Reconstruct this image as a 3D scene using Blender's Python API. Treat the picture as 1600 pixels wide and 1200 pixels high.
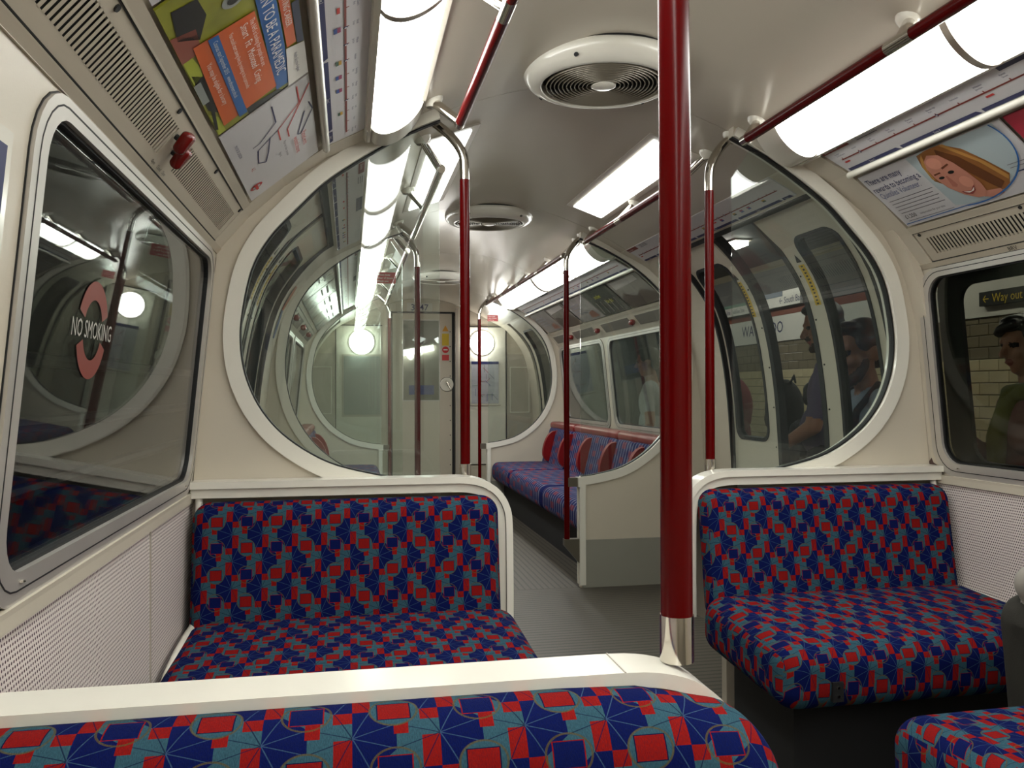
import bpy, bmesh, math, random
import numpy as np
from mathutils import Vector, Matrix
from mathutils.geometry import tessellate_polygon
random.seed(7)
for o in list(bpy.data.objects): bpy.data.objects.remove(o)
scn = bpy.context.scene
C = scn.collection
PI = math.pi
# ------------------------------------------------------------------ camera
CX, H = -0.775, 1.09
YAW, PITCH, ROLL, F = 0.191, 0.009, -0.003, 1316.1
cam = bpy.data.cameras.new('camera'); cam.sensor_width = 36.0; cam.lens = 36.0*F/1600.0
cam.clip_start = 0.02; cam.clip_end = 100
co = bpy.data.objects.new('camera', cam); C.objects.link(co); scn.camera = co
_a = Vector((math.cos(YAW), -math.sin(YAW), 0)); _f = Vector((math.sin(YAW), math.cos(YAW), 0)); _z = Vector((0, 0, 1))
_fw = _f*math.cos(PITCH)+_z*math.sin(PITCH); _up = _z*math.cos(PITCH)-_f*math.sin(PITCH)
_r = _a*math.cos(ROLL)+_up*math.sin(ROLL); _u = _up*math.cos(ROLL)-_a*math.sin(ROLL)
co.matrix_world = Matrix(((_r.x, _u.x, -_fw.x, CX), (_r.y, _u.y, -_fw.y, 0), (_r.z, _u.z, -_fw.z, H), (0, 0, 0, 1)))
# ------------------------------------------------------------------ world, exposure
w = bpy.data.worlds.new('tunnel_dark'); scn.world = w; w.use_nodes = True
w.node_tree.nodes['Background'].inputs[0].default_value = (0.6, 0.6, 0.65, 1)
w.node_tree.nodes['Background'].inputs[1].default_value = 0.004
scn.view_settings.view_transform = 'Standard'; scn.view_settings.look = 'None'
scn.view_settings.exposure = 1.48; scn.view_settings.gamma = 1.0; scn.view_settings.use_curve_mapping = False
LAMP, PANEL, GLOBE = 5.6, 2.8, 6.0
# ------------------------------------------------------------------ node helpers
class X:
    def __init__(s, nt, k): s.nt, s.k = nt, k
    def m(s, op, b=None, c=None):
        n = s.nt.nodes.new('ShaderNodeMath'); n.operation = op
        for i, v in enumerate((s, b, c)):
            if v is None: continue
            if isinstance(v, X): s.nt.links.new(v.k, n.inputs[i])
            else: n.inputs[i].default_value = v
        return X(s.nt, n.outputs[0])
    def __add__(s, o): return s.m('ADD', o)
    def __sub__(s, o): return s.m('SUBTRACT', o)
    def __mul__(s, o): return s.m('MULTIPLY', o)
    def __truediv__(s, o): return s.m('DIVIDE', o)
    def lt(s, o): return s.m('LESS_THAN', o)
    def gt(s, o): return s.m('GREATER_THAN', o)
    def abs(s): return s.m('ABSOLUTE')
    def floor(s): return s.m('FLOOR')
    def fract(s): return s.m('FRACT')
    def max(s, o): return s.m('MAXIMUM', o)
    def rng(s, a, b): return s.gt(a)*s.lt(b)
def mixc(nt, f, a, b):
    n = nt.nodes.new('ShaderNodeMix'); n.data_type = 'RGBA'
    if isinstance(f, X): nt.links.new(f.k, n.inputs[0])
    else: n.inputs[0].default_value = f
    for i, v in ((6, a), (7, b)):
        if hasattr(v, 'is_output'): nt.links.new(v, n.inputs[i])
        else: n.inputs[i].default_value = (*v, 1)
    return n.outputs[2]
MATS = {}
def base(name):
    m = bpy.data.materials.new(name); m.use_nodes = True; MATS[name] = m
    return m, m.node_tree, m.node_tree.nodes['Principled BSDF']
def srgb(r, g, b):
    f = lambda c: (c/255/12.92) if c/255 <= .04045 else ((c/255+.055)/1.055)**2.4
    return (f(r), f(g), f(b))
def mat(name, col, rough=.5, metal=0., noise=.06, nscale=6., bump=0., bscale=200., spec=.5, coat=0.):
    """painted / plain surface: base colour with soft mottling, optional fine bump"""
    m, nt, p = base(name)
    p.inputs['Roughness'].default_value = rough; p.inputs['Metallic'].default_value = metal
    p.inputs['Specular IOR Level'].default_value = spec; p.inputs['Coat Weight'].default_value = coat
    p.inputs['Coat Roughness'].default_value = .08
    tc = nt.nodes.new('ShaderNodeTexCoord')
    if noise:
        nz = nt.nodes.new('ShaderNodeTexNoise'); nz.inputs['Scale'].default_value = nscale; nz.inputs['Detail'].default_value = 4
        nt.links.new(tc.outputs['Object'], nz.inputs['Vector'])
        a = tuple(c*(1-noise*1.6) for c in col); b = tuple(min(1, c*(1+noise)) for c in col)
        nt.links.new(mixc(nt, X(nt, nz.outputs[0]), a, b), p.inputs['Base Color'])
    else: p.inputs['Base Color'].default_value = (*col, 1)
    if bump:
        nb = nt.nodes.new('ShaderNodeTexNoise'); nb.inputs['Scale'].default_value = bscale
        nt.links.new(tc.outputs['Object'], nb.inputs['Vector'])
        bm = nt.nodes.new('ShaderNodeBump'); bm.inputs['Strength'].default_value = bump; bm.inputs['Distance'].default_value = .002
        nt.links.new(nb.outputs[0], bm.inputs['Height']); nt.links.new(bm.outputs[0], p.inputs['Normal'])
    return m
def emit(name, col, s):
    m, nt, p = base(name)
    p.inputs['Base Color'].default_value = (.8, .8, .8, 1)
    p.inputs['Emission Color'].default_value = (*col, 1); p.inputs['Emission Strength'].default_value = s
    return m
def glass(name, tint=(.93, .95, .94), f0=.04, rough=0.0, haze=0.0, gain=1.0):
    m, nt, p = base(name); nt.nodes.remove(p); out = nt.nodes['Material Output']
    g = nt.nodes.new('ShaderNodeNewGeometry'); d = nt.nodes.new('ShaderNodeVectorMath'); d.operation = 'DOT_PRODUCT'
    nt.links.new(g.outputs['Incoming'], d.inputs[0]); nt.links.new(g.outputs['Normal'], d.inputs[1])
    c = X(nt, d.outputs['Value']).abs(); k = (c*-1.0+1.0).m('POWER', 5.0)*((1-f0)*gain)+f0
    t = nt.nodes.new('ShaderNodeBsdfTransparent'); t.inputs[0].default_value = (*tint, 1)
    s = nt.nodes.new('ShaderNodeBsdfGlossy'); s.inputs['Roughness'].default_value = rough; s.inputs[0].default_value = (1, 1, 1, 1)
    mx = nt.nodes.new('ShaderNodeMixShader'); nt.links.new(k.k, mx.inputs[0]); nt.links.new(t.outputs[0], mx.inputs[1]); nt.links.new(s.outputs[0], mx.inputs[2])
    o = mx.outputs[0]
    if haze:
        df = nt.nodes.new('ShaderNodeBsdfDiffuse'); df.inputs[0].default_value = (.6, .65, .62, 1)
        tc = nt.nodes.new('ShaderNodeTexCoord'); nz = nt.nodes.new('ShaderNodeTexNoise'); nz.inputs['Scale'].default_value = 5; nz.inputs['Detail'].default_value = 6
        nt.links.new(tc.outputs['Object'], nz.inputs['Vector'])
        m2 = nt.nodes.new('ShaderNodeMixShader'); nt.links.new((X(nt, nz.outputs[0])*haze).k, m2.inputs[0])
        nt.links.new(o, m2.inputs[1]); nt.links.new(df.outputs[0], m2.inputs[2]); o = m2.outputs[0]
    nt.links.new(o, out.inputs[0]); return m
def uvxy(nt):
    u = nt.nodes.new('ShaderNodeUVMap'); s = nt.nodes.new('ShaderNodeSeparateXYZ'); nt.links.new(u.outputs[0], s.inputs[0])
    return X(nt, s.outputs[0]), X(nt, s.outputs[1])
def moquette(name):
    m, nt, p = base(name); u, v = uvxy(nt)
    U = u/.0815; V = v/.0846
    TEAL, NAVY, RED, GOLD, PALE = srgb(50, 84, 97), srgb(6, 17, 74), srgb(131, 18, 12), srgb(88, 76, 40), srgb(58, 82, 112)
    DARK = srgb(14, 18, 54)
    r = (V+.5).floor(); y = V-r; c = (U+.5).floor(); x = U-c
    par = ((c+r)*.5).fract().gt(.25)                       # 1 = navy square
    k = V.floor(); ys = V-k-.5; kp = (k*.5).fract().gt(.25); ms = kp*-2.0+1.0
    xs = (U-.52+.5).fract()-.5; XX = xs*ms
    rs = (r-1.0); rp = (rs*.5).fract().gt(.25); sx = x*(rp*-2.0+1.0)
    ax, ay = XX.abs(), ys.abs()
    fan = ax.max(ay).max((ax+ay)*.70).lt(.5)*XX.gt(0)
    red1 = XX.rng(-.21, 0)*ys.rng(-.51, -.02)
    red2 = XX.rng(-.22, 0)*ys.rng(.27, .51)
    red3 = sx.rng(-.01, .16)*y.rng(-.47, -.2)
    rad = (x*x+y*y*.81).m('SQRT'); disc = rad.lt(.285); ring = rad.rng(.265, .293)
    sq = x.abs().max(y.abs()); inner = sq.lt(.185); edge = sq.rng(.185, .2)
    ang = XX.m('ARCTAN2', ys)/(PI/4)                       # eight rays
    rr = (XX*XX+ys*ys).m('SQRT'); ray = (((ang).fract()-.5).abs()*rr).lt(.009)*rr.lt(.6)
    fl = nt.nodes.new('ShaderNodeTexNoise'); fl.inputs['Scale'].default_value = 1.0; fl.inputs['Detail'].default_value = 2
    cb = nt.nodes.new('ShaderNodeCombineXYZ'); nt.links.new((u*900.0).k, cb.inputs[0]); nt.links.new((v*220.0).k, cb.inputs[1]); nt.links.new(cb.outputs[0], fl.inputs['Vector'])
    col = mixc(nt, fan, TEAL, NAVY)
    anyred = red1.max(red2)
    col = mixc(nt, anyred, col, RED)
    raycol = mixc(nt, fan, DARK, PALE)
    n = nt.nodes.new('ShaderNodeMix'); n.data_type = 'RGBA'; nt.links.new((ray*.8).k, n.inputs[0]); nt.links.new(col, n.inputs[6]); nt.links.new(raycol, n.inputs[7]); col = n.outputs[2]
    col = mixc(nt, red3, col, RED)
    col = mixc(nt, disc*(par*-1.0+1.0), col, TEAL)
    col = mixc(nt, ring*.7, col, GOLD)
    sqc = mixc(nt, par, RED, NAVY); edc = mixc(nt, par, DARK, RED)
    col = mixc(nt, edge, col, edc); col = mixc(nt, inner, col, sqc)
    col = mixc(nt, (X(nt, fl.outputs[0])-.25)*.8, col, (0.008, .01, .02))
    nt.links.new(col, p.inputs['Base Color']); p.inputs['Roughness'].default_value = .95; p.inputs['Specular IOR Level'].default_value = .06
    bm = nt.nodes.new('ShaderNodeBump'); bm.inputs['Strength'].default_value = .35; bm.inputs['Distance'].default_value = .002
    nt.links.new(fl.outputs[0], bm.inputs['Height']); nt.links.new(bm.outputs[0], p.inputs['Normal'])
    return m
def bench_cloth(name):
    m, nt, p = base(name); u, v = uvxy(nt)
    NAVY, GREY, RED = srgb(26, 32, 80), srgb(100, 102, 122), srgb(122, 44, 46)
    w1 = ((u/.052).fract()-.5).abs()*2.0; st = (w1+((v/.09).fract()-.5).abs()*.5).gt(.82)
    col = mixc(nt, st, NAVY, GREY)
    c = (u/.16).floor(); r = (v/.1).floor()
    red = ((u/.16).fract().lt(.5))*((v/.1+c*.5).fract().lt(.42))
    col = mixc(nt, red*.62, col, RED)
    nt.links.new(col, p.inputs['Base Color']); p.inputs['Roughness'].default_value = .95; p.inputs['Specular IOR Level'].default_value = .15
    return m
def perforated(name):
    m, nt, p = base(name); u, v = uvxy(nt)
    P = .0085; rr = (v/P).floor(); x = (u/P+(rr*.5)).fract()-.5; y = (v/P).fract()-.5
    d = (x*x+y*y).m('SQRT'); hole = d.lt(.27)
    nt.links.new(mixc(nt, hole, srgb(224, 214, 208), srgb(70, 46, 56)), p.inputs['Base Color']); p.inputs['Roughness'].default_value = .45
    bm = nt.nodes.new('ShaderNodeBump'); bm.inputs['Strength'].default_value = .6; bm.inputs['Distance'].default_value = .002
    nt.links.new((hole*-1.0).k, bm.inputs['Height']); nt.links.new(bm.outputs[0], p.inputs['Normal'])
    return m
def ribbed(name, axis, pitch, col, col2):
    m, nt, p = base(name); g = nt.nodes.new('ShaderNodeTexCoord'); s = nt.nodes.new('ShaderNodeSeparateXYZ'); nt.links.new(g.outputs['Object'], s.inputs[0])
    t = (X(nt, s.outputs[axis])/pitch).fract(); gr = t.lt(.3)
    nz = nt.nodes.new('ShaderNodeTexNoise'); nz.inputs['Scale'].default_value = 260; nt.links.new(g.outputs['Object'], nz.inputs['Vector'])
    nz2 = nt.nodes.new('ShaderNodeTexNoise'); nz2.inputs['Scale'].default_value = 3; nt.links.new(g.outputs['Object'], nz2.inputs['Vector'])
    c = mixc(nt, gr*.8, col, col2); c = mixc(nt, X(nt, nz.outputs[0]).gt(.64)*.5, c, tuple(min(1, k*2.2) for k in col))
    c = mixc(nt, X(nt, nz2.outputs[0])*.5, c, tuple(k*.55 for k in col))
    nt.links.new(c, p.inputs['Base Color']); p.inputs['Roughness'].default_value = .5
    bm = nt.nodes.new('ShaderNodeBump'); bm.inputs['Strength'].default_value = .4; bm.inputs['Distance'].default_value = .003
    nt.links.new((gr*-1.0).k, bm.inputs['Height']); nt.links.new(bm.outputs[0], p.inputs['Normal'])
    return m
cream = mat('cream_paint', srgb(199, 190, 173), .33, noise=.05, nscale=3, bump=.06, bscale=350)
cream2 = mat('cream_moulding', srgb(226, 222, 210), .2, noise=.04, nscale=5, coat=.2)
ceilm = mat('ceiling_laminate', srgb(184, 175, 160), .24, noise=.05, nscale=2, bump=.04, bscale=90)
greyp = mat('grey_trim_paint', srgb(176, 168, 156), .35, noise=.05)
ventm = mat('vent_panel_paint', srgb(188, 178, 160), .4, noise=.05)
alu = mat('brushed_aluminium', srgb(196, 191, 184), .38, metal=.55, noise=.06, nscale=12)
chrome = mat('polished_chrome', srgb(205, 200, 192), .14, metal=1., noise=.02)
redp = mat('red_pole_enamel', srgb(80, 1, 2), .24, noise=.05, nscale=10, spec=.16)
redv = mat('red_vinyl', srgb(120, 30, 30), .3, noise=.1, nscale=10)
arml = mat('red_armrest_vinyl', srgb(122, 8, 12), .45, noise=.08, nscale=14, spec=.3)
redl = mat('red_plastic', srgb(112, 14, 10), .25, noise=.1, nscale=30)
black = mat('black_rubber', (.006, .006, .007), .6, noise=.1)
dark = mat('dark_void', (.004, .004, .004), .9, noise=0)
kick = mat('grey_kick_laminate', srgb(146, 144, 134), .4, noise=.06)
bracket = mat('grey_bracket', srgb(104, 98, 86), .4, metal=.4, noise=.06)
plinth = mat('black_seat_plinth', (.008, .008, .009), .7, noise=.1)
moq = moquette('moquette'); bcl = bench_cloth('bench_moquette'); perf = perforated('perforated_laminate')
floor_t = ribbed('floor_cross_ribs', 1, .038, srgb(90, 84, 74), srgb(30, 28, 24))
floor_l = ribbed('floor_long_ribs', 0, .034, srgb(90, 84, 75), srgb(32, 30, 26))
lampm = emit('lamp_diffuser', (.985, 1., .95), LAMP); panelm = emit('panel_diffuser', (.985, 1., .955), PANEL); globem = emit('globe_glass', (1., .97, .92), GLOBE)
winglass = glass('window_glass', (.84, .86, .85), .022, gain=.62); scrglass = glass('screen_glass', (.90, .94, .915), .04, haze=.03)
rwinglass = glass('right_window_glass', (.66, .68, .63), .022, gain=.62)
platglass = glass('far_window_glass', (.8, .84, .82), .05, haze=.05)
# ------------------------------------------------------------------ mesh helpers
class MB:
    def __init__(s): s.v = []; s.f = []
    def add(s, vs, fs):
        n = len(s.v); s.v += [tuple(v) for v in vs]; s.f += [tuple(i+n for i in f) for f in fs]; return s
    def box(s, c, d, rot=None):
        x, y, z = d[0]/2, d[1]/2, d[2]/2
        vs = [Vector(p) for p in ((-x, -y, -z), (x, -y, -z), (x, y, -z), (-x, y, -z), (-x, -y, z), (x, -y, z), (x, y, z), (-x, y, z))]
        if rot is not None: vs = [rot @ p for p in vs]
        return s.add([p+Vector(c) for p in vs], [(0, 3, 2, 1), (4, 5, 6, 7), (0, 1, 5, 4), (1, 2, 6, 5), (2, 3, 7, 6), (3, 0, 4, 7)])
    def tube(s, path, r, n=14, caps=True):
        P = [Vector(p) for p in path]; rs = r if isinstance(r, (list, tuple)) else [r]*len(P)
        t0 = (P[1]-P[0]).normalized(); up = Vector((0, 0, 1)) if abs(t0.z) < .9 else Vector((1, 0, 0)); nx = t0.cross(up).normalized()
        vs = []
        for i, p in enumerate(P):
            t = ((P[min(i+1, len(P)-1)]-P[max(i-1, 0)])).normalized()
            nx = (nx-t*nx.dot(t)).normalized(); ny = t.cross(nx)
            vs += [p+(nx*math.cos(2*PI*k/n)+ny*math.sin(2*PI*k/n))*rs[i] for k in range(n)]
        fs = [(i*n+k, i*n+(k+1) % n, (i+1)*n+(k+1) % n, (i+1)*n+k) for i in range(len(P)-1) for k in range(n)]
        if caps: fs += [tuple(reversed(range(n))), tuple(range((len(P)-1)*n, len(P)*n))]
        return s.add(vs, fs)
    def lathe(s, prof, c=(0, 0, 0), n=40, axis='z'):
        vs = []
        for r, h in prof:
            for k in range(n):
                a = 2*PI*k/n; q = (r*math.cos(a), r*math.sin(a), h)
                if axis == 'y': q = (q[0], q[2], q[1])
                if axis == 'x': q = (q[2], q[0], q[1])
                vs.append((q[0]+c[0], q[1]+c[1], q[2]+c[2]))
        fs = [(i*n+k, i*n+(k+1) % n, (i+1)*n+(k+1) % n, (i+1)*n+k) for i in range(len(prof)-1) for k in range(n)]
        return s.add(vs, fs)
    def prism(s, pts, y0, y1):
        """closed outline in the XZ plane extruded along Y, caps triangulated"""
        n = len(pts)
        tri = [tuple(t) for t in tessellate_polygon([[Vector((p[0], p[1], 0)) for p in pts]])]
        vs = [(p[0], y0, p[1]) for p in pts]+[(p[0], y1, p[1]) for p in pts]
        fs = [t for t in tri]+[tuple(reversed([i+n for i in t])) for t in tri]+[(i, (i+1) % n, (i+1) % n+n, i+n) for i in range(n)]
        return s.add(vs, fs)
    def band(s, A, B, y0, y1):
        """strip between two XZ polylines of equal length, extruded along Y"""
        n = len(A); vs = []
        for y in (y0, y1): vs += [(p[0], y, p[1]) for p in A]+[(p[0], y, p[1]) for p in B]
        fs = []
        for i in range(n-1):
            fs += [(i, i+1, n+i+1, n+i), (2*n+i, 3*n+i, 3*n+i+1, 2*n+i+1), (i, 2*n+i, 2*n+i+1, i+1), (n+i, n+i+1, 3*n+i+1, 3*n+i)]
        fs += [(0, n, 3*n, 2*n), (n-1, 3*n-1, 4*n-1, 2*n-1)]
        return s.add(vs, fs)
    def build(s, name, m, parent=None, smooth=None, recalc=True, uv=None, link=True):
        me = bpy.data.meshes.new(name); off = wloc(parent)
        me.from_pydata([(v[0]-off[0], v[1]-off[1], v[2]-off[2]) for v in s.v], [], s.f)
        if recalc:
            bm = bmesh.new(); bm.from_mesh(me); bmesh.ops.recalc_face_normals(bm, faces=bm.faces); bm.to_mesh(me); bm.free()
        me.materials.append(m)
        if smooth is not None:
            me.polygons.foreach_set('use_smooth', [True]*len(me.polygons))
            if smooth < 3: me.set_sharp_from_angle(angle=smooth)
        if uv:
            L = me.uv_layers.new(name='UVMap')
            for p in me.polygons:
                for li in p.loop_indices:
                    q = me.vertices[me.loops[li].vertex_index].co
                    L.data[li].uv = uv((q[0]+off[0], q[1]+off[1], q[2]+off[2]), p.normal)
        o = bpy.data.objects.new(name, me)
        if link: C.objects.link(o)
        if parent is not None: o.parent = parent
        return o
def wloc(p):
    v = Vector((0, 0, 0))
    while p is not None: v += p.location; p = p.parent
    return v
def tag(o, label=None, cat=None, group=None, kind=None):
    if label: o['label'] = label
    if cat: o['category'] = cat
    if group: o['group'] = group
    if kind: o['kind'] = kind
    return o
def thing(name, label, cat, loc, group=None, kind=None):
    o = bpy.data.objects.new(name, None); o.empty_display_size = .1; C.objects.link(o); o.location = loc
    return tag(o, label, cat, group, kind)
def catmull(pts, n=6):
    P = [pts[0]]+list(pts)+[pts[-1]]; out = []
    for i in range(1, len(P)-2):
        for k in range(n):
            t = k/n; p0, p1, p2, p3 = P[i-1], P[i], P[i+1], P[i+2]
            out.append(tuple(.5*((2*p1[j])+(-p0[j]+p2[j])*t+(2*p0[j]-5*p1[j]+4*p2[j]-p3[j])*t*t+(-p0[j]+3*p1[j]-3*p2[j]+p3[j])*t**3) for j in range(len(p1))))
    out.append(tuple(pts[-1])); return out
def offset2(pts, d):
    out = []
    for i in range(len(pts)):
        a, b = pts[max(i-1, 0)], pts[min(i+1, len(pts)-1)]; t = Vector((b[0]-a[0], b[1]-a[1])).normalized()
        out.append((pts[i][0]+t.y*d, pts[i][1]-t.x*d))
    return out
def rounded_box(half, r, seg=4, inner=3, crown=None):
    """rounded block: grid on 6 faces pushed onto a rounded-box surface; returns MB centred at 0"""
    def axis(h):
        rr = min(r, h*.999); c = [rr*math.tan(PI/4*(1-i/seg)) for i in range(seg+1)]
        lo = [-(h-rr)-q for q in c]; mid = [-(h-rr)+2*(h-rr)*k/(inner+1) for k in range(1, inner+1)] if h-rr > 1e-4 else []
        return lo+mid+[-q for q in reversed(lo)]
    ax = [axis(h) for h in half]; mb = MB(); ix = {}
    def vert(p):
        q = []
        for i in range(3):
            hr = half[i]-min(r, half[i]*.999); q.append(max(-hr, min(hr, p[i])))
        d = Vector(p)-Vector(q)
        if d.length > 1e-9: d = d.normalized()*r
        o = Vector(q)+d
        if crown: o = Vector(crown(o))
        key = tuple(round(c, 5) for c in p)
        if key not in ix: ix[key] = len(mb.v); mb.v.append(tuple(o))
        return ix[key]
    for a in range(3):
        b, c = (a+1) % 3, (a+2) % 3
        for s in (-1, 1):
            for i in range(len(ax[b])-1):
                for j in range(len(ax[c])-1):
                    q = []
                    for (ii, jj) in ((i, j), (i+1, j), (i+1, j+1), (i, j+1)):
                        p = [0, 0, 0]; p[a] = s*half[a]; p[b] = ax[b][ii]; p[c] = ax[c][jj]; q.append(vert(p))
                    mb.f.append(tuple(q) if s > 0 else tuple(reversed(q)))
    return mb
def xf(mb, M):
    mb.v = [tuple(M @ Vector(v)) for v in mb.v]; return mb
def rrect(y0, y1, s0, s1, r, n=7, side=14):
    """rounded rectangle, counter-clockwise, with many points on each straight side"""
    P = []
    for (cy, cs, a0, e) in ((y1-r, s1-r, 0, 's'), (y0+r, s1-r, 90, 'y'), (y0+r, s0+r, 180, 's'), (y1-r, s0+r, 270, 'y')):
        for k in range(n): a = math.radians(a0+90*k/(n-1)); P.append((cy+r*math.cos(a), cs+r*math.sin(a)))
        a, b = P[-1], None
        nx = {0: (y0+r, s1), 90: (y0, s0+r), 180: (y1-r, s0), 270: (y1, s1-r)}[a0]
        for k in range(1, side): P.append((a[0]+(nx[0]-a[0])*k/side, a[1]+(nx[1]-a[1])*k/side))
    return P
def outer_of(P, y0, y1, s0, s1, n=7, side=14):
    """for each point of rrect(): its partner on the plain outer rectangle"""
    out = []; per = n+side-1; h = (n-1)/2
    for i, p in enumerate(P):
        c, k = divmod(i, per)
        if k < n:
            Y = (y1, y0, y0, y1)[c]; S = (s1, s1, s0, s0)[c]
            vertfirst = c in (0, 2)
            if abs(k-h) < .01: out.append((Y, S))
            elif (k < h) == vertfirst: out.append((Y, p[1]))
            else: out.append((p[0], S))
        else:
            out.append([(p[0], s1), (y0, p[1]), (p[0], s0), (y1, p[1])][c])
    return out
def ring_panel(mp, outer, inner, t0, t1):
    """panel between two closed loops in (y,s); mp(y,s,off) -> xyz; t0,t1 = offsets of the two skins"""
    n = len(inner); vs = []
    for L, t in ((outer, t0), (inner, t0), (outer, t1), (inner, t1)): vs += [mp(p[0], p[1], t) for p in L]
    fs = []
    for i in range(n):
        j = (i+1) % n
        for q in ((i, j, n+j, n+i), (2*n+i, 3*n+i, 3*n+j, 2*n+j), (n+i, n+j, 3*n+j, 3*n+i), (i, 2*n+i, 2*n+j, j)):
            fs.append(q)
    return MB().add(vs, fs)
def sheet(mp, loop, t0, t1):
    """pane: closed loop in (y,s) filled as a fan-free grid between its two halves"""
    n = len(loop); vs = [mp(p[0], p[1], t0) for p in loop]+[mp(p[0], p[1], t1) for p in loop]
    cy = sum(p[0] for p in loop)/n; fs = []
    # pair points left/right by index (works for rrect loops that start at the right side)
    h = n//2
    a = list(range(n)); top = n//4
    lo, hi = 0, n-1
    # walk: right side upward from bottom, left side downward mirrored
    order = sorted(range(n), key=lambda i: (loop[i][1], loop[i][0]))
    L = [i for i in order if loop[i][0] < cy]; R = [i for i in order if loop[i][0] >= cy]
    i = j = 0
    while i < len(L)-1 or j < len(R)-1:
        if j >= len(R)-1 or (i < len(L)-1 and loop[L[i+1]][1] <= loop[R[j+1]][1]): fs += [(L[i], R[j], L[i+1]), (n+L[i], n+L[i+1], n+R[j])]; i += 1
        else: fs += [(L[i], R[j], R[j+1]), (n+L[i], n+R[j+1], n+R[j])]; j += 1
    fs += [(k, (k+1) % n, n+(k+1) % n, n+k) for k in range(n)]
    return MB().add(vs, fs)
# text as flat mesh, laid on a surface by mp2(tx, ty)
_tc = {}
def text_geo(body, size, align='LEFT', xs=1.0, bold=0.0):
    key = (body, align, bold)
    if key not in _tc:
        cu = bpy.data.curves.new('lettering', 'FONT'); cu.body = body; cu.size = 1; cu.align_x = align; cu.resolution_u = 2; cu.offset = bold
        o = bpy.data.objects.new('lettering', cu); C.objects.link(o)
        dg = bpy.context.evaluated_depsgraph_get(); me = bpy.data.meshes.new_from_object(o.evaluated_get(dg))
        _tc[key] = ([tuple(v.co) for v in me.vertices], [tuple(p.vertices) for p in me.polygons])
        bpy.data.objects.remove(o); bpy.data.curves.remove(cu); bpy.data.meshes.remove(me)
    v, f = _tc[key]
    return [(p[0]*size*xs, p[1]*size) for p in v], f
def put_text(name, body, size, mp2, m, parent, align='LEFT', xs=1.0, bold=0.0):
    v, f = text_geo(body, size, align, xs, bold)
    return MB().add([mp2(*p) for p in v], f).build(name, m, parent, recalc=False)
def plain(name, rgb, rough=.5): return MATS.get(name) or mat(name, srgb(*rgb), rough, noise=0)
# ------------------------------------------------------------------ car profile
Y0, Y1, YP, YQ, YE = -2.0, 2.65, 4.55, 7.74, 9.08
PROF = [(1.235, 0), (1.235, .79), (1.164, 1.506), (1.071, 1.616), (.965, 1.715), (.844, 1.803), (.72, 1.868), (.6, 1.932), (.45, 1.998), (.25, 2.065), (.1, 2.09), (0, 2.095)]
def arclen(P):
    S = [0]
    for a, b in zip(P, P[1:]): S.append(S[-1]+math.hypot(b[0]-a[0], b[1]-a[1]))
    return S
S_ = arclen(PROF); MAIN = (PROF, S_)
# the door bays curve inwards earlier than the window bays
VP_ = catmull([(1.235, 0), (1.228, .45), (1.21, .85), (1.188, 1.12), (1.147, 1.36), (1.09, 1.53), (1.0, 1.665), (.914, 1.757), (.844, 1.806), (.72, 1.868)], 3); VEST = (VP_, arclen(VP_))
def prof_at(s, pf=MAIN):
    P, S = pf
    for i in range(len(P)-1):
        if s <= S[i+1] or i == len(P)-2:
            t = (s-S[i])/(S[i+1]-S[i]); a, b = P[i], P[i+1]
            d = Vector((b[0]-a[0], b[1]-a[1])).normalized()
            return a[0]+(b[0]-a[0])*t, a[1]+(b[1]-a[1])*t, -d.y, d.x
def s_of_z(z, pf=MAIN):
    P, S = pf
    for i in range(len(P)-1):
        if z <= P[i+1][1]: return S[i]+(z-P[i][1])/(P[i+1][1]-P[i][1])*(S[i+1]-S[i])
    return S[-1]
def wallmap(side, pf=MAIN):
    def mp(y, s, off=0):
        x, z, nx, nz = prof_at(s, pf); return (side*(x+nx*off), y, z+nz*off)
    return mp
def stripmap(side, a, b):
    d = Vector((b[0]-a[0], b[1]-a[1])).normalized(); nx, nz = -d.y, d.x
    def mp(y, t, off=0): return (side*(a[0]+d.x*t+nx*off), y, a[1]+d.y*t+nz*off)
    return mp
LED, WT, VT, DT, MT = PROF[1], PROF[2], PROF[3], PROF[5], PROF[6]
SL, SWT, SVT, SDT, SMT = S_[1], S_[2], S_[3], S_[5], S_[6]
SIDE = {-1: 'left', 1: 'right'}
def strip(mb, side, s0, s1, y0, y1, th=.02, off=0, pf=MAIN):
    """wall skin between arclengths s0..s1, y0..y1 with thickness outwards"""
    mp = wallmap(side, pf); ss = [s0]+[s for s in pf[1] if s0+1e-4 < s < s1-1e-4]+[s1]; n = len(ss)
    vs = [mp(y, s, o) for y in (y0, y1) for o in (off, off-th) for s in ss]; fs = []
    for i in range(n-1): fs += [(i, i+1, 2*n+i+1, 2*n+i), (n+i, 3*n+i, 3*n+i+1, n+i+1), (i, n+i, n+i+1, i+1), (2*n+i, 2*n+i+1, 3*n+i+1, 3*n+i)]
    fs += [(0, 2*n, 3*n, n), (n-1, 2*n-1, 4*n-1, 3*n-1)]
    return mb.add(vs, fs)
# ------------------------------------------------------------------ floor
o = MB().box((0, (YP+YE)/2+.0, -.02), (2.5, YE-YP, .04)).build('floor', floor_l); tag(o, 'ribbed grey floor of the train car', kind='structure')
MB().box((0, (Y0+YP)/2, -.02), (2.5, YP-Y0-.004, .04)).build('vestibule_floor', floor_t, o)
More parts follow.
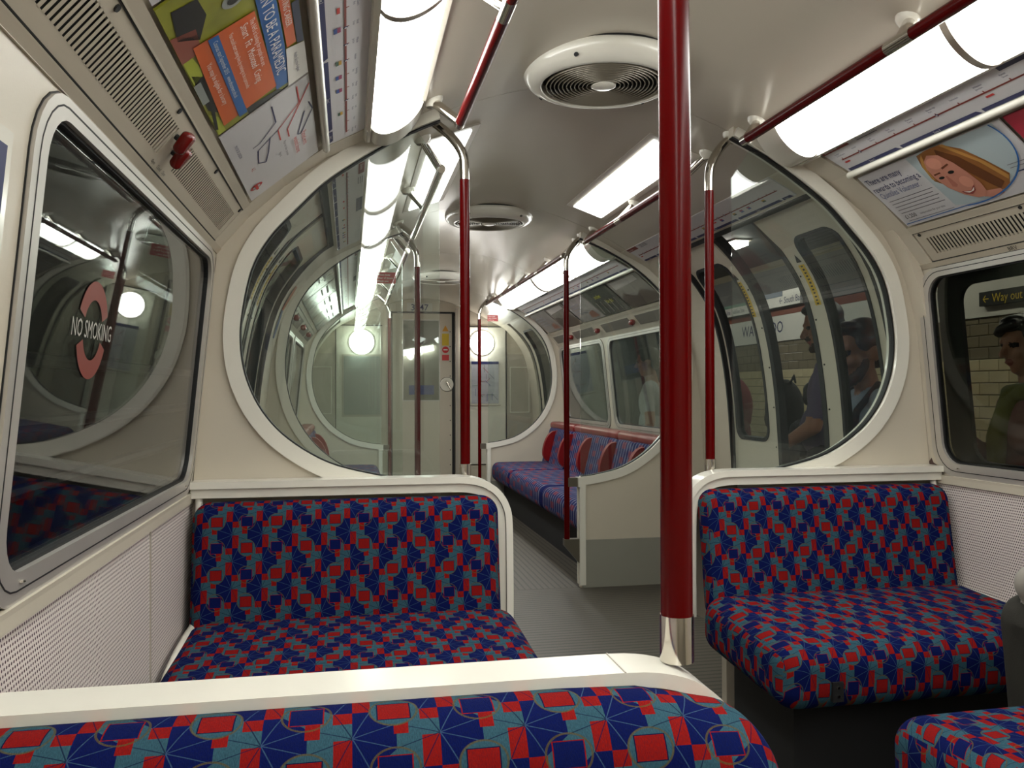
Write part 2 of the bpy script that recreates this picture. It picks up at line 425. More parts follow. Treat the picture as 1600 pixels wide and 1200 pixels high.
# ------------------------------------------------------------------ ceiling
ceil = thing('ceiling', 'pale curved laminate train ceiling', None, (0, 0, 2.09), kind='structure')
brk = [Y0, .9, 2.68, 4.42, 6.05, 7.8, YE]
for a, b in zip(brk, brk[1:]):
    mb = MB()
    pts = [(x, z) for x, z in PROF[6:]]; pts = catmull(pts, 4); full = [(-x, z) for x, z in pts][:-1]+[(x, z) for x, z in reversed(pts)]
    up = [(x*1.01, z+.025) for x, z in full]
    mb.band(full, up, a+.002, b-.002); mb.build('ceiling_panel', ceilm, ceil, smooth=.6)
MB().band([(-.73, 1.905), (-.45, 2.03), (0, 2.125), (.45, 2.03), (.73, 1.905)], [(-.73, 1.93), (-.45, 2.06), (0, 2.15), (.45, 2.06), (.73, 1.93)], Y0, YE).build('ceiling_backing', dark, ceil)
# ------------------------------------------------------------------ walls
WIN = {('l', 0): None}
def rounded_window(side, n, y0, y1, g, label, outer=False):
    """aluminium framed window in the sloping wall strip: frame ring, gasket, pane, screws"""
    mp = wallmap(side); t = thing('window_%d' % n, label, None, mp((y0+y1)/2, SL+.35), kind='structure')
    so0, so1 = SL+.008, SWT-.004; r = .1
    O = rrect(y0, y1, so0, so1, r); I = rrect(y0+.05, y1-.05, so0+.045, so1-.03, r-.03)
    wf = ring_panel(mp, O, I, .007, -.012).build('window_frame', alu, t, smooth=.5)
    G = rrect(y0+.055, y1-.055, so0+.05, so1-.035, r-.035); I2 = rrect(y0+.045, y1-.045, so0+.04, so1-.025, r-.028)
    ring_panel(mp, I2, G, -.002, -.02).build('gasket', black, t)
    sheet(mp, rrect(y0+.047, y1-.047, so0+.042, so1-.027, r-.03), -.008, -.013).build('pane', g, t)
    ring_panel(mp, rrect(y0+.02, y1-.02, so0+.018, so1-.012, r-.012), rrect(y0+.0225, y1-.0225, so0+.0205, so1-.0145, r-.0145), .0076, .002).build('frame_groove', black, wf)
    ring_panel(mp, rrect(y0-.002, y1+.002, so0-.002, so1+.002, r+.002), rrect(y0, y1, so0, so1, r), .002, -.004).build('frame_seal', black, wf)
    for yy in (y0+.12, y1-.12):
        MB().lathe([(.0, .004), (.005, .003), (.006, 0)], mp(yy, so0+.03, .008), n=8).build('screw', chrome, wf)
    if outer:
        ring_panel(mp, rrect(y0+.03, y1-.03, so0+.03, so1-.015, r-.02), rrect(y0+.05, y1-.135, so0+.05, so1-.07, r-.04), -.045, -.06).build('outer_frame', black, t)
    return t
def slots(side, y0, y1, t0, t1, pitch, parent, name='vent_grille'):
    """slotted vent: bars between dark slots, backed by a dark void"""
    mp = stripmap(side, WT, VT); L = SVT-SWT; mb = MB()
    n = int(round((y1-y0)/pitch)); w_ = pitch*.46
    def bar(ya, yb, ta, tb):
        vs = [mp(y, t, o) for o in (.001, .0005) for (y, t) in ((ya, ta), (yb, ta), (yb, tb), (ya, tb))]
        mb.add(vs, [(0, 1, 2, 3), (7, 6, 5, 4), (0, 4, 5, 1), (1, 5, 6, 2), (2, 6, 7, 3), (3, 7, 4, 0)])
    for i in range(n+1):
        bar(y0+i*pitch-pitch*.54, y0+i*pitch, t0-.002, t1+.002)
    o = mb.build(name, ventm, parent); return o
def wall_side(side):
    nm = 'wall_'+SIDE[side]; mp = wallmap(side); mb = MB()
    # near bay
    strip(mb, side, 0, .3, Y0, Y1)
    strip(mb, side, SL-.02, SL+.01, Y0, Y1, off=.012)                       # ledge moulding
    strip(mb, side, SVT, SMT, Y0, 2.51, off=-.012)                          # backing behind the cards
    strip(mb, side, SWT, SMT, 2.51, Y1)                                     # plain band beside the screen
    # vestibule pillars and header
    DOOR0, DOOR1 = 2.76, 4.17; ST = s_of_z(1.797, VEST); VM = VEST[1][-1]
    strip(mb, side, 0, VM, Y1, DOOR0, pf=VEST); strip(mb, side, 0, VM, DOOR1, YP, pf=VEST); strip(mb, side, ST, VM, DOOR0, DOOR1, pf=VEST)
    # bench bay
    strip(mb, side, 0, SL, YP, YQ); strip(mb, side, SWT, SVT, YP, YQ); strip(mb, side, SVT, SMT, YP, YQ, off=-.012)
    # end vestibule: one narrow door
    strip(mb, side, 0, VM, YQ, 8.0, pf=VEST); strip(mb, side, 0, VM, 8.72, YE, pf=VEST); strip(mb, side, ST, VM, 8.0, 8.72, pf=VEST)
    root = mb.build(nm, cream); tag(root, 'cream %s side wall of the train car' % SIDE[side], kind='structure')
    # board round the windows
    def board(ya, yb, wins):
        cut = [ya]+[(a[1]+b[0])/2 for a, b in zip(wins, wins[1:])]+[yb]
        for (wa, wb), ca, cb in zip(wins, cut, cut[1:]):
            I = rrect(wa+.02, wb-.02, SL+.028, SWT-.02, .09); O = outer_of(I, ca, cb, SL, SWT)
            ring_panel(mp, O, I, 0, -.02).build('window_board', cream, root)
    board(Y0, Y1, [(-.45, .62), (1.163, 2.603)]); board(YP, YQ, [(4.84, 6.2), (6.29, 7.68)])
    # perforated panels under the near window
    pc = [Y0, .9, 2.09, Y1-.005]
    for a, b in zip(pc, pc[1:]):
        q = MB(); strip(q, side, .28, SL-.02, a+.003, b-.003, th=.01, off=.004)
        q.build('perforated_panel', perf, root, uv=lambda p, n: (p[1], p[2]))
    q = MB()
    for yy in pc[1:-1]: strip(q, side, .28, SL-.02, yy-.004, yy+.004, th=.01, off=.007)
    q.build('seam_strip', greyp, root)
    # vent panel: frame strips + slotted grilles + dark backing
    L = SVT-SWT; q = MB(); sm = stripmap(side, WT, VT)
    def vbar(ya, yb, ta, tb):
        vs = [sm(y, t, o) for o in (.001, -.012) for (y, t) in ((ya, ta), (yb, ta), (yb, tb), (ya, tb))]
        q.add(vs, [(0, 1, 2, 3), (7, 6, 5, 4), (0, 4, 5, 1), (1, 5, 6, 2), (2, 6, 7, 3), (3, 7, 4, 0)])
    vbar(Y0, 2.5, .022, .049); vbar(Y0, 2.5, .112, L-.003); vbar(2.468, 2.5, .049, .112)
    vbar(1.685, 1.817, .049, .112); vbar(.84, .98, .049, .112); vbar(Y0, .1, .049, .112)
    q.build('vent_panel', ventm, root)
    q = MB(); vs = [sm(y, t, -.02) for (y, t) in ((Y0, -.001), (2.505, -.001), (2.505, L), (Y0, L))]; q.add(vs, [(0, 1, 2, 3)]); q.build('vent_void', dark, root)
    q = MB(); strip(q, side, SWT-.001, SWT+.02, Y0, 2.645, off=.004); q.build('rain_strip', ventm, root)
    for (a, b) in ((.1, .84), (.98, 1.685), (1.817, 2.468)): slots(side, a, b, .049, .112, .0155, root)
    for yy in (1.2, 1.62, 2.05, 2.477, .8):
        c = sm(yy, .13, .002); MB().lathe([(.0, .004), (.007, .0)], (0, 0, 0), n=8); q = MB(); q.tube([sm(yy, .13, .0), sm(yy, .13, .004)], .006, n=8); q.build('screw', black, root)
    # twin red lever knobs on the vent
    for yy, tt in ((1.70, .098), (1.745, .075)):
        q = rounded_box((.0095, .015, .024), .0093, seg=3, inner=4, crown=lambda p: (p[0]*1.2, p[1]*(1.15 if p[2] > 0 else 1.15+p[2]*28), p[2]))
        e1 = Vector(sm(yy, tt+.01, 0))-Vector(sm(yy, tt, 0)); nn = Vector(sm(yy, tt, .01))-Vector(sm(yy, tt, 0)); e1.normalize(); nn.normalize(); ey = Vector((0, 1, 0))
        M3 = Matrix((nn, ey, e1)).transposed().to_4x4() @ Matrix.Rotation(.25, 4, 'X')
        xf(q, Matrix.Translation(Vector(sm(yy, tt, .02))) @ M3); q.build('vent_lever', redl, root, smooth=3)
        MB().tube([sm(yy, tt, -.004), sm(yy, tt, .012)], .006, n=10).build('lever_stem', black, root)
    q = MB(); strip(q, side, SVT-.007, SVT-.0035, Y0, 2.505, th=.012, off=.0025); q.build('black_joint', black, root)  # thin black strips for the gap lines along the vent edges
    q = MB(); strip(q, side, SWT+.021, SWT+.0235, Y0, 2.505, th=.01, off=.003); q.build('black_joint', black, root)
    # bench-bay vents: plain dark louvre plates with knobs
    for (a, b) in ((4.72, 5.35), (5.5, 6.12), (6.35, 6.95), (7.08, 7.62)):
        q = MB(); vs = [sm(y, t, .003) for (y, t) in ((a, .04), (b, .04), (b, .115), (a, .115))]+[sm(y, t, -.005) for (y, t) in ((a, .04), (b, .04), (b, .115), (a, .115))]
        q.add(vs, [(0, 1, 2, 3), (7, 6, 5, 4), (0, 4, 5, 1), (1, 5, 6, 2), (2, 6, 7, 3), (3, 7, 4, 0)]); q.build('vent_louvre', MATS.get('louvre_grey') or mat('louvre_grey', srgb(110, 104, 96), .5), root)
    for yy in (5.42, 6.23, 7.01):
        q = rounded_box((.02, .03, .02), .018, seg=3, inner=1); xf(q, Matrix.Translation(Vector(sm(yy, .08, .02)))); q.build('vent_lever', redl, root, smooth=3)
    # tube along the top edge of the card rail
    for (a, b) in ((Y0, 2.5), (YP+.05, YQ-.05)):
        c0, c1 = mp(a, SDT, .008), mp(b, SDT, .008); MB().tube([c0, c1], .011, n=12).build('card_rail', cream2, root, smooth=.9)
    for (a, b) in ((Y0, 2.505), (YP+.04, YQ-.04)):
        q = MB(); strip(q, side, SVT-.004, SVT+.022, a, b, th=.014, off=.004); q.build('card_ledge', ventm, root)
    return root
wl = wall_side(-1); wr = wall_side(1)
rounded_window(-1, 1, 1.163, 2.603, winglass, 'near left window, dark glass with no smoking transfer, aluminium frame')
rounded_window(1, 2, 1.163, 2.603, rwinglass, 'near right window in aluminium frame looking onto the platform', outer=True)
rounded_window(1, 3, 4.84, 6.2, platglass, 'right bench window nearer the camera, rounded aluminium frame')
rounded_window(1, 4, 6.29, 7.68, platglass, 'right bench window nearer the end wall, rounded aluminium frame')
rounded_window(-1, 5, 4.84, 6.2, winglass, 'left bench window nearer the camera, behind the glass screen')
rounded_window(-1, 6, 6.29, 7.68, winglass, 'left bench window nearer the end wall, behind the screens')
for s_, n_ in ((-1, 7), (1, 8)):
    rounded_window(s_, n_, -.45, .62, winglass, '%s window of the bay behind the camera' % SIDE[s_])
# ------------------------------------------------------------------ sliding doors
def leaf(n, side, y0, y1, lead, label, wy=None, caution=True):
    """curved sliding door leaf; lead=+1/-1 = side (in y) of the rubber leading edge"""
    SZ = lambda z: s_of_z(z, VEST); st = SZ(1.81); mp0 = wallmap(side, VEST); mp = lambda y, s, off=0: mp0(y, s, off-.022)
    t = thing('door_%d' % n, label, None, mp((y0+y1)/2, 0), kind='structure')
    a, b = (y0+.1, y1-.13) if lead > 0 else (y0+.13, y1-.1)
    if wy: a, b = wy
    ws0, ws1 = SZ(.85), SZ(1.69)
    I = rrect(a, b, ws0, ws1, .055); O = outer_of(I, y0, y1, .01, st)
    # subdivide: upper part follows the curve
    ring_panel(mp, O, I, 0, -.03).build('leaf_panel', cream, t)
    I0 = rrect(a-.012, b+.012, ws0-.012, ws1+.012, .065); ring_panel(mp, I0, rrect(a+.006, b-.006, ws0+.006, ws1-.006, .05), .004, -.034).build('gasket', black, t)
    sheet(mp, rrect(a+.002, b-.002, ws0+.002, ws1-.002, .053), -.013, -.018).build('pane', winglass, t)
    ye = y1 if lead > 0 else y0
    ss = [0.01]+[s for s in VEST[1] if .01 < s < st]+[st]
    q = MB(); A = [mp(ye, s, .004) for s in ss]; B = [mp(ye+lead*.034, s, .004) for s in ss]; A2 = [mp(ye, s, -.034) for s in ss]; B2 = [mp(ye+lead*.034, s, -.034) for s in ss]
    m_ = len(ss); q.add(A+B+A2+B2, [f for i in range(m_-1) for f in ((i, i+1, m_+i+1, m_+i), (2*m_+i, 3*m_+i, 3*m_+i+1, 2*m_+i+1), (m_+i, m_+i+1, 3*m_+i+1, 3*m_+i), (i, 2*m_+i, 2*m_+i+1, i+1))]+[(0, m_, 3*m_, 2*m_), (m_-1, 3*m_-1, 4*m_-1, 2*m_-1)])
    q.build('rubber_edge', black, t)
    yel = plain('caution_yellow', (206, 170, 40)); blk = plain('print_black', (20, 20, 24))
    if caution:
        yc = ye-lead*.065; z0, z1 = SZ(1.44), SZ(1.60)
        ss = [z0+(z1-z0)*k/6 for k in range(7)]
        q = MB(); q.add([mp(yc-.022, s, .0015) for s in ss]+[mp(yc+.022, s, .0015) for s in ss], [(i, i+1, 8+i, 7+i) for i in range(6)]); cs_ = q.build('caution_strip', yel, t, recalc=False)
        q = MB(); q.add([mp(yc-.02, z1+.012, .0015), mp(yc+.02, z1+.012, .0015), mp(yc, z1+.05, .0015)], [(0, 1, 2)]); q.build('warning_triangle', blk, t, recalc=False)
        for k in range(12):
            s0 = z0+(z1-z0)*(k+.25)/12
            MB().add([mp(yc-.008, s0, .0022), mp(yc+.008, s0, .0022), mp(yc+.008, s0+.007, .0022), mp(yc-.008, s0+.007, .0022)], [(0, 1, 2, 3)]).build('strip_letter', blk, cs_, recalc=False)
        yy = (a+b)/2; sgn = -side
        s0 = SZ(1.725)
        cn_ = MB().add([mp(yy-.08, s0, .0015), mp(yy+.08, s0, .0015), mp(yy+.08, s0+.045, .0015), mp(yy-.08, s0+.045, .0015)], [(0, 1, 2, 3)]).build('caution_notice', yel, t, recalc=False)
        d = side*-1
        put_text('notice_lettering', 'Keep clear of doors', .02, lambda x, y: mp(yy+d*(-.075)+d*x, s0+.026+y, .002), blk, cn_)
        put_text('notice_lettering', 'when closing', .02, lambda x, y: mp(yy+d*(-.075)+d*x, s0+.006+y, .002), blk, cn_)
    for k in range(8):
        s0 = .25+k*.19
        if s0 < st-.05: MB().tube([mp(ye-lead*.018, s0, 0), mp(ye-lead*.018, s0, .004)], .004, n=6).build('rivet', black, t)
    return t
leaf(1, 1, 3.70, 4.38, -1, 'half-open right door leaf farther from camera, beyond the gap', wy=(3.79, 4.12))
leaf(2, 1, 2.57, 3.262, 1, 'half-open right door leaf nearer the camera, bearded man behind it', wy=(2.86, 3.14))
leaf(3, -1, 2.76, 3.42, 1, 'closed left door leaf nearer the camera')
leaf(4, -1, 3.51, 4.17, -1, 'closed left door leaf nearer the benches')
leaf(5, 1, 8.0, 8.67, 1, 'narrow right door beside the end wall', caution=False)
leaf(6, -1, 8.0, 8.67, 1, 'narrow left door beside the end wall', caution=False)
# black header line over the big doorways
for s_, n_ in ((-1, 1), (1, 2)):
    q = MB(); strip(q, s_, s_of_z(1.79, VEST), s_of_z(1.803, VEST), 2.76, 4.17, th=.03, off=.003, pf=VEST); tag(q.build('trim_%d' % n_, black), 'black rubber header strip over the %s doorway' % SIDE[s_], kind='structure')
# jamb covers
for s_, n_ in ((-1, 3), (1, 4)):
    q = MB()
    for yy in (2.765, 4.165): strip(q, s_, .0, s_of_z(1.797, VEST), yy-.008, yy+.008, th=.05, off=.003, pf=VEST)
    tag(q.build('trim_%d' % n_, black), 'black rubber jamb strips of the %s doorway' % SIDE[s_], kind='structure')
# ------------------------------------------------------------------ draught screens
ARC1 = catmull([(.495, .808), (.60, .813), (.69, .829), (.838, .870), (.96, .945), (1.037, 1.03), (1.082, 1.125), (1.1, 1.22), (1.097, 1.32), (1.068, 1.46), (1.015, 1.56), (.93, 1.655), (.85, 1.735), (.75, 1.808), (.62, 1.89), (.495, 1.95)], 5)
ARC2 = catmull([(.495, .612), (.58, .622), (.74, .662), (.88, .745), (.985, .85), (1.06, .98), (1.1, 1.13), (1.105, 1.28), (1.07, 1.48), (1.0, 1.62), (.9, 1.725), (.78, 1.815), (.64, 1.89), (.495, 1.95)], 5)
def screen(side, yy, arc, low, label, notice=None):
    t = thing('draught_screen', label, 'partition', (side*.85, yy, 0), 'draught screens with round glass')
    SX = lambda pts: [(side*x, z) for x, z in pts]
    edge = [(.46, 0), (.46, .30), (.33, .36), (.31, .42), (.31, .69), (.318, .735), (.34, .77), (.375, .793), (.42, .803)] if low else [(.485, 0), (.485, .605)]
    prof = [(.495, 1.98), (.6, 1.932), (.72, 1.868), (.844, 1.803), (.965, 1.715), (1.071, 1.616), (1.164, 1.506), (1.232, .79), (1.232, 0)]
    pb = MB().prism(SX(edge+[(x, z) for x, z in arc]+prof), yy-.018, yy+.018); pb.build('panel', cream, t)
    rim = offset2(arc, .0); out = offset2(arc, .042)
    for ya, yb in ((yy-.03, yy-.018), (yy+.018, yy+.03)):
        MB().band(SX(offset2(arc, -.004)), SX(out), ya, yb).build('arc_rim', cream2, t, smooth=.7)
    MB().band(SX(offset2(arc, -.0075)), SX(offset2(arc, -.0035)), yy-.012, yy+.012).build('arc_gasket', black, t, smooth=.7)
    gp = [(x, z) for x, z in arc if z < 1.90]
    gp = gp+[(.56, 1.905), (.495, 1.81)]
    MB().prism(SX(gp), yy-.004, yy+.004).build('glass_pane', scrglass, t)
    if low:
        # moulded ledge: flat rail along the top, curling down at the aisle end
        path = [(1.225, .797), (.47, .797), (.42, .795), (.375, .784), (.343, .762), (.322, .728), (.314, .68), (.312, .52), (.312, .36)]
        P = [(x, z) for x, z in path]; P = P[:2]+catmull(P[1:], 4)[1:]
        MB().band(SX(offset2(P, -.014)), SX(offset2(P, .012)), yy-.085, yy+.03).build('ledge_rail', cream2, t, smooth=.6)
        P2 = [(x, z) for x, z in offset2(P, .026)]
        MB().band(SX(offset2(P, .0135)), SX(offset2(P, .034)), yy-.095, yy-.02).build('backrest_rim', cream2, t, smooth=.6)
        for k in range(5):
            x = .6+k*.14; MB().tube([(side*x, yy-.088, .8), (side*x, yy-.02, .8)], .001, n=4); MB().tube([(side*x, yy-.03, .818), (side*x, yy-.0185, .818)], .004, n=8).build('screw', black, t)
        MB().box((side*.845, yy+.022, .13), (.76, .01, .26)).build('kick_panel', kick, t)
    else:
        d = -1
        for q in (-1, 1):
            MB().box((side*.86, yy+q*.021, .132), (.73, .008, .264)).build('kick_panel', kick, t)
            MB().box((side*.497, yy+q*.024, .31), (.034, .014, .59)).build('edge_post', cream2, t)
        MB().box((side*.49, yy, .585), (.036, .066, .052)).build('post_cap', cream2, t)
    if notice:
        x, z = notice
        w_, h_ = .05, .03
        rd = plain('notice_red', (170, 30, 34), .4); wh = plain('print_white', (225, 222, 214))
        rn = MB().box((side*x, yy-.0052, z), (w_*2, .001, h_*2)).build('red_notice', rd, t)
        for k, tx in enumerate(('Please keep', 'clear of doors', 'thank you')):
            put_text('notice_lettering', tx, .014, lambda a, b, k=k: (side*x-.044+a, yy-.0062, z+.012-k*.017+b), wh, rn)
    return t
screen(-1, Y1, ARC1, True, 'near left cream screen with round glass, behind the double seat')
screen(1, Y1, ARC1, True, 'near right cream screen with round glass, men visible through it')
screen(-1, YP, ARC2, False, 'left bench end screen nearer camera, seen through the near left glass', notice=(.58, 1.70))
screen(1, YP, ARC2, False, 'right bench end screen nearer camera, cream with grey lower panel')
screen(-1, YQ, ARC2, False, 'far left bench end screen in front of the left globe lamp')
screen(1, YQ, ARC2, False, 'far right bench end screen with red notice on its glass', notice=(.54, 1.775))
# ------------------------------------------------------------------ grab poles and rails
def ferrule(mb, p, d=None):
    x, y, z = p; mb.lathe([(.034, .012), (.034, 0), (.03, -.008), (.02, -.022), (.0165, -.026)], p, n=18)
def pole(side, yy, zfoot, label, foot='socket'):
    x = side*.414; t = thing('grab_pole', label, 'pole', (x, yy, 0), 'red grab poles')
    z0 = zfoot+.06 if foot == 'socket' else zfoot
    MB().tube([(x, yy, z0), (x, yy, 1.0), (x, yy, 1.763)], .0158, n=18).build('red_tube', redp, t, smooth=.9)
    if foot == 'socket':
        MB().tube([(x, yy, zfoot-.01), (x, yy, zfoot+.062)], .018, n=18).build('foot_socket', chrome, t, smooth=.9)
    ty = yy+.05
    path = catmull([(x, yy, 1.75), (x, yy, 1.80), (side*.42, yy, 1.845), (side*.445, yy+.012, 1.89), (side*.48, yy+.03, 1.93), (side*.525, ty, 1.968)], 5)
    cb = MB().tube(path, .0152, n=16).build('chrome_bend', chrome, t, smooth=.9)
    q = MB(); ferrule(q, (side*.525, ty, 1.972)); q.build('ferrule', cream2, cb, smooth=.8)
    if foot != 'socket':
        MB().box((side*.447, yy, .585), (.075, .03, .05)).build('bracket', bracket, t)
        q = MB().prism([(side*.395, .27), (side*.395, .235), (side*.485, .13), (side*.485, .27)], yy-.02, yy+.02); q.build('foot_bracket', bracket, t)
    return t
pole(-1, Y1, .8, 'red grab pole with chrome bend at the end of the near left seat')
pole(1, Y1, .8, 'red grab pole with chrome bend at the end of the near right seat')
pole(1, YP, .265, 'red grab pole at the near end of the right bench', 'bracket')
pole(-1, YP, .265, 'red grab pole at the near end of the left bench', 'bracket')
pole(1, YQ, .265, 'red grab pole at the far end of the right bench', 'bracket')
pole(-1, YQ, .265, 'red grab pole at the far end of the left bench', 'bracket')
PXX = -.4105
t = thing('grab_pole', 'large foreground red pole standing on the nearest seat rail', 'pole', (-.435, .86, 0), 'red grab poles')
MB().tube([(PXX, .905, .836), (PXX, .905, 1.4), (PXX-.003, .905, 2.03)], .018, n=28).build('red_tube', redp, t, smooth=.9)
MB().tube([(PXX, .905, .785), (PXX, .905, .837)], .0192, n=28).build('foot_socket', chrome, t, smooth=.9)
def rail(side, ya, yb, label, hang, red=True, ends=(True, True), sleeves=()):
    x, z = side*.453, 1.882; t = thing('grab_rail', label, 'rail', (x, (ya+yb)/2, z), 'overhead grab rails')
    MB().tube([(x, ya, z), (x, (ya+yb)/2, z), (x, yb, z)], .0155, n=16).build('rail_tube', redp if red else chrome, t, smooth=.9)
    for e, yy, d in ((0, ya, -1), (1, yb, 1)):
        if ends[e]:
            MB().tube([(x, yy-d*.03, z), (x, yy+d*.004, z)], .0158, n=16).build('end_cap', chrome, t, smooth=.9)
    for yy, dy in hang:
        top = (side*.53, yy+dy, 1.966)
        hg = MB().tube([(x, yy, z), top], .0145, n=14).build('hanger', chrome, t, smooth=.9)
        q = MB(); ferrule(q, (top[0], top[1], top[2]+.004)); q.build('ferrule', cream2, hg, smooth=.8)
    for yy in sleeves: MB().tube([(x, yy-.045, z), (x, yy+.045, z)], .0162, n=16).build('sleeve', chrome, t, smooth=.9)
    return t
rail(-1, Y0, 2.47, 'red overhead rail above the near left seats', [(2.455, .07), (1.7, .07), (.8, .07)], sleeves=(1.7,))
rail(1, Y0, 2.47, 'red overhead rail above the near right seats', [(2.455, .07), (1.7, .07), (.8, .07)], sleeves=(1.7,))
rail(-1, 2.98, 4.3, 'chrome overhead rail across the left doorway', [(3.0, -.09), (3.65, .0), (4.28, .1)], red=False)
rail(1, 2.98, 4.3, 'red overhead rail across the right doorway', [(3.0, -.09), (3.72, .0), (4.28, .1)], sleeves=(3.72, 3.02))
rail(-1, 4.75, 7.55, 'red overhead rail above the left bench', [(4.78, -.05), (5.45, 0), (6.1, 0), (6.75, 0), (7.5, .05)], sleeves=(5.45, 6.1, 6.75))
rail(1, 4.75, 7.55, 'red overhead rail above the right bench', [(4.78, -.05), (5.45, 0), (6.1, 0), (6.75, 0), (7.5, .05)], sleeves=(5.45, 6.1, 6.75))
# ------------------------------------------------------------------ lamps
def lamp(side, ya, yb, label, splits, cap0=True, cap1=True):
    """curved cornice lamp: housing strip, end caps, glowing diffusers with joint rings"""
    t = thing('cornice_lamp', label, 'lamp', (side*.62, (ya+yb)/2, 1.87), 'long cornice lamps')
    SX = lambda pts: [(side*x, z) for x, z in pts]
    sec = catmull([(.708, 1.868), (.697, 1.853), (.672, 1.849), (.64, 1.86), (.608, 1.883), (.583, 1.911), (.568, 1.937), (.563, 1.953)], 3)
    back = [(.705+(.575-.705)*i/(len(sec)-1), 1.875+(1.96-1.875)*i/(len(sec)-1)) for i in range(len(sec))]
    MB().band(SX([(.735, 1.868), (.726, 1.852), (.712, 1.85)]), SX([(.72, 1.89), (.71, 1.886), (.706, 1.88)]), ya, yb).build('housing_strip', cream2, t, smooth=.6)
    MB().band(SX([(.548, 1.958), (.552, 1.947)]), SX([(.566, 1.962), (.566, 1.945)]), ya, yb).build('inner_strip', greyp, t)
    y_ = [ya+(.12 if cap0 else 0)]+list(splits)+[yb-(.12 if cap1 else 0)]
    for a, b in zip(y_, y_[1:]):
        MB().band(SX(sec), SX(back), a+.004, b-.004).build('diffuser', lampm, t, smooth=.7)
    big = offset2([(x, z) for x, z in sec], -.006)
    big = offset2([(x, z) for x, z in sec], -.011)
    for s0 in splits:
        rw = .03 if abs(s0-6.15) < .01 else .011
        MB().band(SX(big), SX(back), s0-rw, s0+rw).build('joint_ring', greyp, t, smooth=.7)
    bg = [(.733, 1.866), (.722, 1.847)]+[(x, z) for x, z in offset2(sec, -.006)]
    bk = [(.725+(.57-.725)*i/(len(bg)-1), 1.875+(1.965-1.875)*i/(len(bg)-1)) for i in range(len(bg))]
    for c, a, b in ((cap0, ya, ya+.122), (cap1, yb-.122, yb)):
        if c: MB().band(SX(bg), SX(bk), a, b).build('end_cap', cream2, t, smooth=.7)
    return t
lamp(-1, Y0, 2.6, 'near left cornice lamp running overhead beside the advert cards', (-1.0, 0.0, .85, 1.70), cap0=False)
lamp(1, Y0, 2.6, 'near right cornice lamp running overhead beside the line map', (-1.0, 0.0, .85, 1.70), cap0=False)
for s_ in (-1, 1):
    lamp(s_, 4.6, 7.68, 'far %s cornice lamp above the %s bench' % (SIDE[s_], SIDE[s_]), (5.38, 6.15, 6.9))
def ceiling_light(side, ya, yb, label):
    t = thing('ceiling_light', label, 'lamp', (side*.42, (ya+yb)/2, 2.0), 'flat ceiling lights')
    a, b = (.345, 2.033), (.49, 1.981); d = Vector((b[0]-a[0], b[1]-a[1])).normalized(); n = Vector((-abs(d.y), -abs(d.x))) if False else Vector((d.y, -d.x))
    def P(u, y, off): return (side*(a[0]+d.x*u+n.x*off), y, a[1]+d.y*u+n.y*off)
    L = (Vector(b)-Vector(a)).length
    q = MB(); vs = [P(u, y, o) for o in (.004, -.01) for (u, y) in ((-.03, ya-.035), (L+.03, ya-.035), (L+.03, yb+.035), (-.03, yb+.035))]
    q.add(vs, [(0, 1, 2, 3), (7, 6, 5, 4), (0, 4, 5, 1), (1, 5, 6, 2), (2, 6, 7, 3), (3, 7, 4, 0)]); q.build('frame', greyp, t)
    q = MB(); vs = [P(u, y, o) for o in (.009, .002) for (u, y) in ((0, ya), (L, ya), (L, yb), (0, yb))]
    q.add(vs, [(0, 1, 2, 3), (7, 6, 5, 4), (0, 4, 5, 1), (1, 5, 6, 2), (2, 6, 7, 3), (3, 7, 4, 0)]); q.build('diffuser', panelm, t)
for s_ in (-1, 1):
    ceiling_light(s_, 2.98, 4.12, 'flat oblong light in the ceiling over the %s doorway' % SIDE[s_])
    x, z = s_*.645, 1.62
    t = thing('globe_lamp', 'round white globe lamp on the end wall, %s of the door' % SIDE[s_], 'lamp', (x, YE-.06, z), 'globe lamps')
    n_ = 20; prof = [(.128*math.sin(PI*k/24), .09*math.cos(PI*k/24)) for k in range(13)]
    q = MB(); q.lathe([(r, -h) for r, h in prof], (x, YE-.03, z), n=32, axis='y'); q.build('globe', globem, t, smooth=3)
    MB().lathe([(.137, 0), (.137, -.02), (.12, -.03), (.1, -.028)], (x, YE-.001, z), n=32, axis='y').build('base_ring', cream2, t, smooth=.7)
